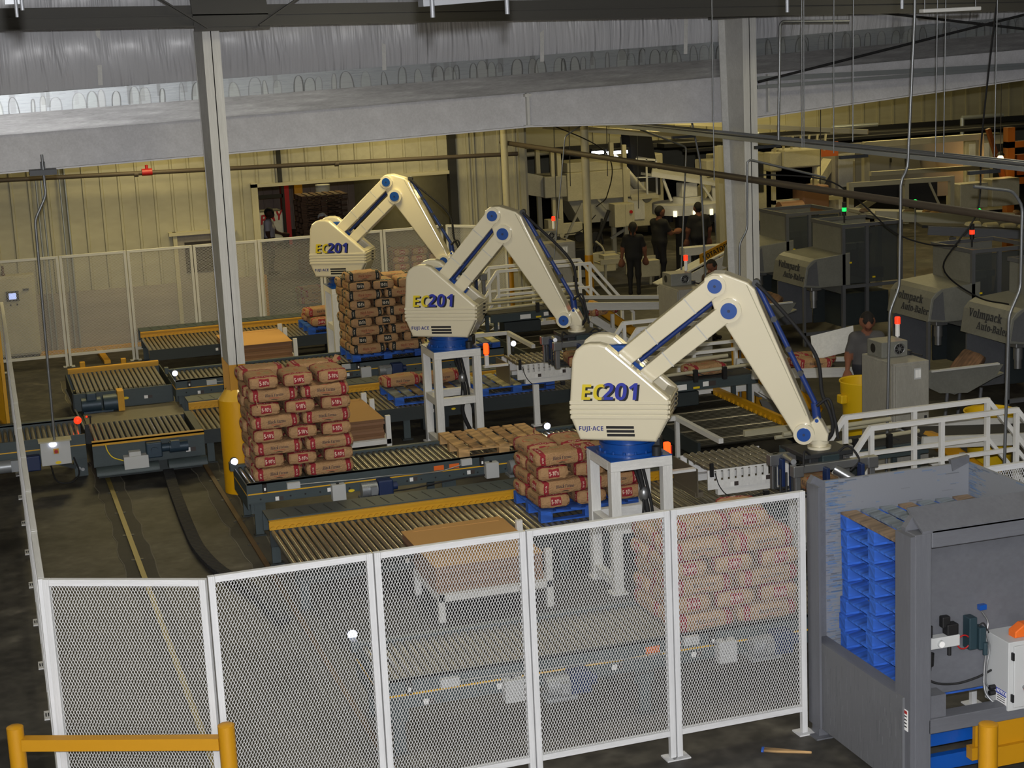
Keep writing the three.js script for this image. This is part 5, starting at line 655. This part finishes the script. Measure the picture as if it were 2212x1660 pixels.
// ------------------------------------------------------------------ balers in a row
function baler(label, z, lit, beaconLabel, gap) {
  const t = thing('baler', label, 'baler', [14.3, 0, z]), m = M.greyBaler;
  part(t, 'hood', ext([[0, 1.1], [.06, 1.46], [.14, 1.55], [.24, 1.6], [.95, 1.66], [.95, 1.06], [.3, 1.06]], -1.28, 0, .015), m); part(t, 'hood_end', ext([[.05, 1.14], [.1, 1.44], [.26, 1.56], [.3, 1.1]], 0, .012), M.greyMach);
  const w1 = text('Volmpack', .125, .003, serif, .1), w2 = text('Auto-Baler', .11, .003, serif, .1); const put = (g, y, zz) => part(t, 'lettering', g.rotateY(-Math.PI / 2).rotateZ(-.16).translate(.028 + (y - 1.3) * .17, y, zz), SM(0x23262e, .6)); put(w1, 1.36, -1.12); put(w2, 1.2, -.86);
  part(t, 'cabinet', [bx(.805, .83, .9, 2.115, -1.185, -.065), bx(.835, 1.93, .9, 2.11, -1.24, -1.2)], m); part(t, 'frame', [...[.82, 1.3, 2.0].flatMap((x) => [bx(x - .03, x + .03, 0, 2.12, -.06, 0)]), bx(.79, 2.03, 2.12, 2.18, -.06, 0), bx(.85, 1.97, 1.0, 1.06, -.055, -.005), bx(0, .8, .2, .26, -.06, 0), bx(0, .04, .0, 1.1, -.06, 0), bx(.8, 2.0, 2.12, 2.18, -1.25, -1.19), bx(1.94, 2.0, 2.12, 2.18, -1.19, -.06), bx(.8, .86, 2.12, 2.18, -1.19, -.06)], M.greyMach);
  part(t, 'window', bx(.86, 1.94, 1.08, 2.1, -.034, -.03), new THREE.MeshPhysicalMaterial({ color: 0x9aa0a0, roughness: .08, transmission: .85, thickness: 0 })); part(t, 'window_shelf', bx(.24, .8, 1.2, 1.5, -.04, -.03), new THREE.MeshPhysicalMaterial({ color: 0xb0b0a8, roughness: .1, transmission: .7, thickness: 0 }));
  part(t, 'inner_rollers', [cx(.02, .3, .8, 1.3, -.12), cx(.025, .3, .8, 1.42, -.15), cx(.02, .3, .8, 1.22, -.2)], M.steel); part(t, 'inner_drive', [rbx(1.0, 1.35, 1.3, 1.75, -.9, -.4, .02), cz(.12, -.4, -.34, 1.1, 1.6), rod([1.5, 1.1, -.5], [1.7, 1.9, -.6], .03), bx(1.4, 1.8, 1.1, 1.3, -1.0, -.3)], M.dark); part(t, 'sensor_head', [bx(.98, 1.18, 1.68, 1.8, -.3, -.2), bx(1.24, 1.34, 1.7, 1.8, -.3, -.2)], M.greyBox); part(t, 'yellow_tags', [bx(.5, .56, 1.5, 1.52, -.02, -.018), bx(.62, .68, 1.5, 1.52, -.02, -.018), bx(1.4, 1.46, 1.16, 1.19, .0, .002), bx(.93, .98, 1.46, 1.49, 0, .002)], badge);
  part(t, 'gear_motor', [cy(.07, .82, 1.08, .28, -.16, 18), cy(.055, .68, .82, .28, -.16, 18), rbx(.18, .4, 1.0, 1.1, -.26, -.06, .02)], M.steel); part(t, 'lower_panel', [bx(.8, 2.0, .2, .9, -1.2, -1.16), bx(.9, 1.9, .25, .85, -.9, -.3)], M.convDark); part(t, 'side_panel', bx(.1, .8, .2, 1.05, -1.28, -1.24), M.greyMach);
  if (gap !== 1) { const h = thing('bag_trough', `grey sheet-metal bag trough in front of ${gap}`, 'trough', [14.3, 0, z]); part(h, 'front_sheet', ext([[-1.6, .97], [-.42, .93], [-.55, .76], [-1.0, .58], [-1.45, .62], [-1.75, .78]], .5, .53), M.greyBaler); part(h, 'pan', [bar([-1.7, .76, .2], [-1.2, .58, .2], .62, .02), bar([-1.2, .58, .2], [-.4, .8, .2], .62, .02)], M.greyBaler); part(h, 'lip', bx(-1.6, -.5, .94, .965, .5, .56), M.white2); for (const [x, zz] of [[-1.3, .48], [-.75, .48], [-1.3, -.05], [-.75, -.05]]) part(h, 'leg', rod([x, .62, zz], [x - .06, 0, zz], .025), M.greyMach); const sp = part(h, 'scrap_paper', bagVar[2], W.dark); sp.position.set(-.85, .86, .2); sp.rotation.set(.3, .5, .5); }
  if (beaconLabel) { const b = thing('beacon', beaconLabel, 'lamp', [14.3, 0, z]); part(b, 'stem', [cy(.015, 2.15, 2.3, 1.1, -.5), cy(.035, 2.28, 2.42, 1.1, -.5)], M.black); part(b, 'lens', cy(.04, 2.36, 2.43, 1.1, -.5), lit); part(b, 'cap', cy(.038, 2.43, 2.53, 1.1, -.5), M.dark); }
}
baler('grey baler partly hidden behind the tapered white column', -30.2, null, null, 1);
baler('grey baler with dark windows beside the tapered white column', -27.95, G.green, 'green beacon on the baler beside the tapered column', 'the baler by the column');
baler('grey baler behind the man in grey, its hood above the beige cabinet', -23.7, G.red, 'red beacon on the baler behind the man in grey', 1);
baler('grey baler with its hood right over the sheet-metal trough', -21.5, null, null, 'the baler nearest the barrels');
for (const [x, y, z, l] of [[17.8, 2.2, -30, 'green beacon over the long sorting belt'], [18.6, 2.05, -29, 'green beacon at the end of the sorting belt']]) { const b = thing('beacon', l, 'lamp'); part(b, 'stem', cy(.015, 0, y, x, z), M.steel); part(b, 'lens', new THREE.SphereGeometry(.05, 14, 10).translate(x, y + .03, z), G.green); }
// ------------------------------------------------------------------ packing machines in the background
{
  let t = thing('filling_machine', 'large beige bag-filling machine with hopper boxes and platform beyond the pipe column', 'machine', [0, 0, 0]); const z = -38.5, m = M.creamDull, gm = SM(0x9a988c, .55, 0, { map: grime });
  part(t, 'main_hopper', rbx(13.55, 15.15, 1.85, 2.52, z - 1.2, z, .02), m); part(t, 'upper_hopper', rbx(13.6, 15.05, 2.52, 2.75, z - 1.1, z - .1, .02), m); part(t, 'side_hopper', [rbx(12.95, 13.5, 1.98, 2.48, z - 1, z + .1, .02), ext([[12.5, 2.1], [12.95, 2.0], [12.95, 2.5], [12.5, 2.62]], z - .9, z)], gm); part(t, 'lower_hood', ext([[13.6, 1.85], [15.1, 1.85], [14.6, 1.3], [13.9, 1.3]], z - 1, z - .1), gm);
  for (const [x, zz] of [[13.2, z], [13.35, z], [15.0, z], [13.2, z - 1.1], [15.1, z - 1.1]]) part(t, 'leg', bx(x - .05, x + .05, 0, 3.1, zz - .05, zz + .05), m); part(t, 'brace', [bar([13.4, .9, z + .02], [13.9, 1.8, z + .02], .05), bar([14.9, 1.2, z + .02], [14.3, 1.85, z + .02], .05), bar([15.0, 1.1, z], [14.6, .9, z], .06)], gm);
  part(t, 'platform', [bx(15.15, 15.85, 1.8, 1.9, z - 1.2, z), bx(15.15, 15.85, 1.78, 1.84, z, z + .05)], m); part(t, 'platform_rail', [bar([15.3, 2.75, z], [15.82, 2.68, z], .04), bar([15.3, 2.3, z], [15.82, 2.28, z], .03), bx(15.8, 15.84, 1.88, 2.7, z - .02, z + .02), bx(15.55, 15.59, 1.88, 2.72, z - .02, z + .02), bar([15.82, 2.68, z], [15.82, 2.68, z - 1.2], .04)], M.white2);
  const c = part(t, 'control_cabinet', rbx(14.55, 15.05, 1.2, 1.75, z + .05, z + .45, .01), m); part(c, 'door', rbx(14.82, 15.03, 1.22, 1.73, z + .45, z + .47, .005), m); part(c, 'stop_button', cz(.04, z + .47, z + .5, 14.95, 1.55), M.red); part(t, 'small_cabinet', rbx(12.9, 13.25, 1.15, 1.5, z + .1, z + .4, .01), m);
  part(t, 'reels', [cz(.14, z, z + .05, 14.2, .95), cz(.1, z, z + .05, 14.3, .65), cz(.12, z, z + .05, 13.8, 1.0), rbx(13.4, 14.4, .2, .7, z - .3, z, .03), rod([14.0, .5, z + .2], [14.5, 1.6, z + .2], .04)], M.dark); part(t, 'lower_cabinet', [rbx(13.2, 13.9, 1.05, 1.35, z - .1, z, .02), rbx(13.9, 14.6, .15, .62, z + .1, z + .3, .02), bx(13.3, 14.4, .02, .2, z - .6, z)], m); part(t, 'belt_strap', tube([[14.1, .9, z + .3], [14.25, .75, z + .32], [14.32, .5, z + .33], [14.33, .3, z + .33]], .025, 20), m); part(t, 'cables', [tube([[13.4, 1.1, z + .1], [13.8, 1.15, z + .1], [14.2, 1.5, z + .1]], .012), tube([[14.35, 1.4, z + .1], [14.3, 1.1, z + .15], [14.35, .8, z + .15]], .03)], M.rubber);
  t = thing('tray_line', 'beige tray conveyor below the filling machine', 'conveyor'); part(t, 'tray', [bx(13.6, 14.95, .56, .6, -37, -36.6), bx(13.6, 14.95, .56, .68, -36.6, -36.57)], m); for (const x of [13.7, 14.15]) part(t, 'pan', bx(x, x + .38, .68, .76, -36.95, -36.6), m); part(t, 'end_box', rbx(14.45, 14.9, .25, .62, -36.5, -36.2, .01), m); for (const x of [13.75, 14.35, 14.85]) part(t, 'leg', bx(x - .025, x + .025, 0, .56, -36.7, -36.65), m);
  t = thing('discharge_chute', 'white inclined discharge chute with a yellow board lettered POTATOES', 'chute'); part(t, 'chute_side', ext([[14.2, .25], [15.8, .9], [15.8, .62], [14.3, .0]], 0, .03).translate(0, 0, -34.4), M.white2); part(t, 'chute_pan', bar([14.2, .3, -34.7], [15.85, .95, -34.7], .5, .03), M.white2); part(t, 'end_flap', rbx(14.05, 14.5, .05, .32, -34.35, -34.3, .01), M.white2); part(t, 'yellow_board', ext([[15.1, .72], [15.85, 1.03], [15.85, 1.22], [15.1, .92]], -34.42, -34.39), M.yellow2); part(t, 'lettering', text('POTATOES', .1, .003).rotateZ(.39).translate(15.18, .79, -34.385), M.black); for (const x of [14.5, 15.6]) part(t, 'leg', bx(x - .03, x + .03, 0, .5, -34.6, -34.55), M.white2);
  t = thing('rotary_filler', 'round white filling head with lit station numbers', 'machine'); part(t, 'drum', [cy(.85, 1.38, 1.62, 16.6, -38.5, 40), cy(.35, 1.62, 1.75, 16.6, -38.5, 30)], M.white2); part(t, 'feed_trough', [bar([15.6, 2.35, -38.6], [17.3, 2.0, -38.6], .7, .06), bar([15.6, 2.42, -38.25], [17.3, 2.07, -38.25], .05, .2), rbx(16.4, 16.8, 1.75, 2.1, -38.7, -38.3, .03)], M.white2); part(t, 'trough_leg', [bar([17.2, 2.0, -38.3], [17.35, 0, -38.3], .07), bar([15.9, 2.25, -38.3], [16.1, 1.7, -38.3], .06), bar([17.2, 1.6, -38.3], [16.9, 2.05, -38.3], .05)], M.white2); part(t, 'side_box', rbx(17.0, 17.7, 2.2, 2.6, -38.9, -38.2, .02), m); part(t, 'pedestal', cy(.3, 0, 1.38, 16.6, -38.5, 20), M.dark); for (const a of [-.75, -.2, .32]) { const o = part(t, 'station_number', bx(-.045, .045, 1.36, 1.5, -.01, .01), G.num); o.position.set(16.6 + .86 * Math.sin(a), 0, -38.5 + .86 * Math.cos(a)); o.rotation.y = a; } part(t, 'work_table', [bx(15.6, 16.6, .62, .8, -36.7, -36.4), bx(15.7, 15.8, 0, .62, -36.6, -36.5), bx(16.4, 16.5, 0, .62, -36.6, -36.5)], M.white2); part(t, 'spouts', [...Array(9)].map((_, i) => cy(.06, 1.1, 1.38, 16.6 + .6 * Math.sin(i * .7), -38.5 + .6 * Math.cos(i * .7), 12)), M.dark);
  t = thing('roof_truss_beam', 'cream steel beams of the roof slope above the filling machine', 'beam'); part(t, 'rafter', [bar([12.5, 3.75, -37], [18, 3.1, -34], .1, .12), bar([12.5, 3.95, -39], [19, 3.35, -34], .1, .1)], m); part(t, 'panel', ext([[14, 3.75], [19.5, 3.2], [19.5, 4.6], [14, 4.6]], -41, -40.9), M.panel);
  for (const [x0, x1, y, zz, l] of [[15.6, 16.15, 2.72, -41.2, 'long fluorescent tube glowing above the filling machine'], [15.2, 15.5, 2.75, -41.2, 'short fluorescent tube glowing beside the longer one']]) { const f = thing('tube_lamp', l, 'lamp'); part(f, 'tube', cx(.045, x0, x1, y, zz, 12), G.tube); part(f, 'housing', bx(x0 - .03, x1 + .03, y + .04, y + .1, zz - .07, zz + .07), M.darkSteel); const L = new THREE.RectAreaLight(0xf2f4ff, 12, x1 - x0, .09); L.position.set((x0 + x1) / 2, y - .06, zz); L.lookAt((x0 + x1) / 2, 0, zz); scene.add(L); }
  // dark silos and ducts behind
  t = thing('dust_duct', 'dark angular duct rising behind the platform rail', 'duct'); part(t, 'duct', ext([[16.3, 3.1], [16.9, 3.1], [17.1, 1.9], [16.4, 1.9]], -42, -41.4), M.dark); part(t, 'duct_pipe', [rod([15.8, 2.7, -41.6], [16.2, 1.6, -40], .12, 14), rod([12.6, 2.8, -41], [14, 2.85, -41], .06), rod([16.6, 3.1, -41.7], [16.6, 5.9, -41.7], .1)], gm);
  t = thing('sorting_gantry', 'cream steel gantry frame over the sorting belts', 'frame', [0, 0, 0]); const zg = -36; part(t, 'beam', [bar([20, 2.9, zg], [23.15, 2.9, zg], .16, .14), bar([20, 2.25, zg + .3], [23.15, 2.2, zg + .3], .12, .1)], m); for (const x of [20.05, 23.1]) part(t, 'post', bx(x - .07, x + .07, 0, 2.95, zg - .07, zg + .07), m); part(t, 'back_sheet', bx(20.1, 23, 1.5, 2.8, zg - .6, zg - .55), SM(0x6b6a66, .7)); part(t, 'handles', [...Array(5)].map((_, i) => bx(21 + i * .4, 21.03 + i * .4, 2.4, 2.5, zg - .55, zg - .5)), M.dark);
  t = thing('sizer_machine', 'cream framed sizing machine with a dark open side', 'machine'); const zs = -33; part(t, 'frame', [bar([18.0, 2.33, zs], [20.5, 2.3, zs], .12, .1), bx(17.95, 18.07, 1.4, 2.38, zs - .05, zs + .05), bx(19.3, 19.4, 1.4, 2.35, zs - .05, zs + .05), bx(20.42, 20.52, 1.4, 2.35, zs - .05, zs + .05), bar([19.9, 2.3, zs], [20.2, 1.7, zs], .04)], m); part(t, 'dark_side', bx(18.1, 20.4, 1.5, 2.25, zs - .5, zs - .45), M.dark); part(t, 'tipped_plate', ext([[17.8, 1.75], [18.5, 2.05], [18.6, 1.95], [17.95, 1.62]], zs + .1, zs + .14), m); for (const x of [18, 20.47]) part(t, 'leg', bx(x - .05, x + .05, 0, 1.45, zs - .05, zs + .05), m); part(t, 'electric_box', [rbx(20.7, 21.4, 1.6, 2.15, zs - .4, zs, .02), rbx(21.5, 22.2, 1.6, 2.2, zs - .4, zs, .02)], m);
  t = thing('sorting_belt', 'long grey sorting belt strewn with brown scraps', 'conveyor'); const q = (s) => [17 + 5 * s, 2.02 - .42 * s, -30.6 + .4 * s]; part(t, 'belt', bar([17, 2.02, -30.8], [23, 1.45, -30.3], 1.2, .06), gm); part(t, 'side', bar([17, 2.0, -30.15], [23, 1.42, -29.65], .04, .2), gm); for (let i = 0; i < 26; i++) { const s = rnd(), p = q(s); part(t, 'scrap', new THREE.SphereGeometry(rr(.04, .11), 7, 5).scale(1.4, .6, 1).translate(p[0], p[1] + .05, p[2] - rr(-.4, .5)), [W.dark, W.pine2, W.brownWorn][i % 3]); } for (const x of [17.3, 19.5, 22]) part(t, 'leg', bx(x - .05, x + .05, 0, 1.9 - (x - 17) * .1, -30.6, -30.5), gm);
  t = thing('belt_line', 'long dark belt line leading to the balers', 'conveyor'); part(t, 'belt', bar([16.4, 2.12, -27.5], [21, 1.7, -26], .5, .05), M.dark); part(t, 'frame', [bar([16.4, 2.05, -27.2], [21, 1.62, -25.7], .05, .16), bar([16.6, 2.1, -24.5], [18, 1.9, -23.8], .05, .1)], M.greyMach); for (let i = 0; i < 6; i++) part(t, 'belt_cover', cx(.09, 17.2 + i * .3, 17.45 + i * .3, 2.05 - i * .03, -27.2 + i * .1, 14), M.creamDull); for (const x of [16.8, 19, 20.8]) part(t, 'leg', bx(x - .04, x + .04, 0, 1.95 - (x - 16.4) * .09, -27.2 + (x - 16.4) * .32, -27.1 + (x - 16.4) * .32), M.greyMach);
  t = thing('orange_lift', 'orange and yellow lift frame beyond the gantry', 'lift'); part(t, 'mast', [bx(24.4, 24.6, 0, 3.0, -37, -36.8), bx(25.4, 25.6, 0, 3.0, -37, -36.8), bx(24.4, 25.6, 2.5, 2.65, -37, -36.8), bx(24.4, 25.6, 1.6, 1.75, -37, -36.8)], SM(0x6e430f, .6)); part(t, 'carriage', [bx(24.6, 25.4, 1.8, 2.3, -37.2, -37), bar([23.9, 3.0, -36.9], [24.4, 1.6, -36.9], .1, .1)], SM(0x6b3a12, .6));
  const wl = thing('work_lamp', 'warm round work lamp glowing beside the lift frame', 'lamp'); part(wl, 'lens', new THREE.SphereGeometry(.075, 16, 12).translate(23.67, 2.35, -36), G.warm); part(wl, 'hood', [cy(.1, 2.42, 2.5, 23.67, -36, 18, .05), rod([23.67, 2.5, -36], [23.67, 5.9, -36], .01)], M.darkSteel); const pl = new THREE.PointLight(0xffc070, 6, 0, 2); pl.position.set(23.67, 2.33, -35.88); pl.castShadow = true; scene.add(pl);
  t = thing('wash_tank', 'white tank with pipes and an orange panel behind the tapered column', 'machine'); part(t, 'tank', [rbx(18.6, 19.6, 2.35, 2.8, -38, -37.3, .05), rbx(18.3, 18.6, 2.3, 2.75, -37.8, -37.4, .03)], m); part(t, 'orange_panel', bx(20.0, 20.5, 2.5, 2.85, -38.2, -38.15), SM(0xa8552a, .6)); part(t, 'pipes', [...Array(7)].map((_, i) => rod([18.5 + i * .22, 2.7, -37.6], [18.55 + i * .22, 3.1, -37.6], .03)), m); part(t, 'frame', [...[18.4, 19.5, 20.6].map((x) => bx(x, x + .08, 0, 2.4, -37.6, -37.5)), bx(18.4, 20.7, 1.5, 1.6, -37.6, -37.5)], m); part(t, 'stand_column', [bx(16.9, 17.15, 0, 3, -37.5, -37.3)], m); part(t, 'drums', [cx(.2, 18.4, 19.0, 1.4, -37.2, 18), rbx(19.1, 19.8, 1.2, 1.9, -37.9, -37.3, .05)], SM(0x7a5a44, .6, .3));
  t = thing('overhead_duct', 'dark overhead cable trays crossing below the far wall band', 'duct'); part(t, 'tray', [bar([17.4, 2.75, -42], [30, 2.6, -42], .5, .1), bar([17.4, 2.7, -40.4], [30, 2.75, -40.4], .3, .07), bar([17.4, 2.62, -44], [30, 2.5, -44], .3, .1)], M.dark); part(t, 'window_recess', bx(21.2, 24.6, 3.3, 4.0, -45.98, -45.9), M.darkSteel);
  for (const [x, y, zz, w, h, l] of [[20, .0, -44, 1.4, 2.2, 'pale packing machine block far behind the sizing machine'], [23, 0, -43, 1.6, 2.3, 'grey packing machine block behind the gantry'], [26.5, 0, -42, 1.5, 2.4, 'cream packing machine block behind the lift frame'], [17.5, 0, -45, 1.2, 2.3, 'cream machine block behind the round filling head']]) { t = thing('packing_machine', l, 'machine'); part(t, 'body', rbx(x, x + w, .3, h, zz - 1, zz, .03), l.startsWith('grey') ? M.wallGrey : m); part(t, 'door', rbx(x + .1, x + w * .5, .5, h - .2, zz, zz + .03, .01), M.white2); part(t, 'window', rbx(x + w * .58, x + w - .1, h * .5, h - .25, zz, zz + .02, .01), M.dark); part(t, 'legs', [bx(x + .05, x + .15, 0, .3, zz - .9, zz - .1), bx(x + w - .15, x + w - .05, 0, .3, zz - .9, zz - .1)], M.dark); part(t, 'chute', ext([[x - .4, h * .6], [x, h * .85], [x, h * .7], [x - .4, h * .45]], zz - .7, zz - .2), m); part(t, 'pipework', [rod([x + .2, h, zz - .5], [x + .2, h + .5, zz - .5], .06), rod([x + .2, h + .5, zz - .5], [x + w, h + .5, zz - .5], .06)], M.galv); }
  for (const [x, z, y0, l] of [[11.9, -34.6, 1.4, 'beside the cream pipe column'], [13.7, -36.2, 2.6, 'above the filling machine'], [14.5, -36.4, 1.8, 'in front of the filling machine'], [17.3, -33, 2.4, 'near the rotary filler'], [12.6, -35.6, 2.5, 'above the side hopper']]) solo('hanger_rod', rod([x, y0, z], [x + .05, 5.9, z], .009, 6), M.darkSteel, 'thin dark hanger rod ' + l, 'rod');
  for (const [p, l] of [[[[11.15, 3.6, -24.6], [12.7, 3.43, -24], [13.2, 3.11, -24], [13.89, 2.52, -24], [14.44, 2.3, -24], [15.12, 2.19, -24.2]], 'black cable drooping from the sprinkler pipe to the baler roof'], [[[12.5, 7.19, -18.9], [12.86, 4.25, -20], [12.8, 3.27, -20], [12.52, 2.92, -20], [12.6, 2.5, -20.5], [13.6, 1.9, -21.2], [14.5, 1.63, -21.8]], 'black cable hanging from the roof to a baler hood'], [[[10.9, 4.2, -33], [12.6, 3.4, -33.5], [13.6, 2.2, -36], [13.9, 1.8, -37.5]], 'black cable sagging toward the filling machine']]) solo('cable', tube(p, .012, 50), M.rubber, l, 'cable');
  // things seen through the dock opening
  t = thing('forklift', 'white forklift truck with red lettering beyond the dock opening', 'forklift', [8.2, 0, -49]); part(t, 'body', rbx(-.45, .45, .2, 1.1, -1, .1, .08), M.white2); part(t, 'mast', [bx(-.45, -.37, .1, 2.3, .1, .2), bx(.37, .45, .1, 2.3, .1, .2), bx(-.45, .45, 2.2, 2.3, .1, .2), bx(-.4, .4, 1.5, 1.6, .1, .2)], M.dark); part(t, 'roof_guard', bx(-.5, .5, 2.1, 2.16, -1, .1), M.dark); part(t, 'lettering', text('RAY', .26, .003, font, .3).rotateZ(.2).translate(-.3, .75, .105), M.red); for (const x of [-.42, .42]) for (const zz of [-.8, -.05]) part(t, 'wheel', cx(.22, x - .08, x + .08, .22, zz, 20), M.rubber);
  for (const [x, m2, l, y1] of [[9.28, M.yellow2, 'yellow post beyond the dock opening', 4.5], [8.88, M.red, 'dark red post beyond the dock opening', 4]]) solo('post', bx(x - .12, x + .12, 0, y1, -50.2, -50), m2, l, 'post');
  { const dr = thing('steel_drum', 'white drum on the dark pallets beyond the dock opening', 'drum'); part(dr, 'body', cy(.2, 1.5, 1.95, 9.3, -46.5, 24), M.white2); part(dr, 'lid', cy(.205, 1.95, 1.98, 9.3, -46.5, 24), M.white2); part(dr, 'stand', bx(9.0, 9.6, 0, 1.5, -46.8, -46.2), M.dark); }
  for (let i = 0; i < 14; i++) bag('red', 7.3 + (i % 4) * .66 + rr(-.05, .05), .09 + .16 * Math.floor(i / 8), -38.5 - (Math.floor(i / 4) % 2) * .5, rr(-.1, .1), 'paper bag piled on the floor inside the dock opening', 'bags inside the dock');
  for (let i = 0; i < 24; i++) bag('red', 9.0 + (i % 3) * .42, .09 + .16 * Math.floor(i / 3), -37.0, 1.57 + rr(-.1, .1), 'paper bag in the tall pile inside the dock opening', 'tall bag pile inside the dock');
}
scene.traverse((o) => { if (o.isMesh) { o.castShadow = o.receiveShadow = true; } });
renderer.render(scene, camera);
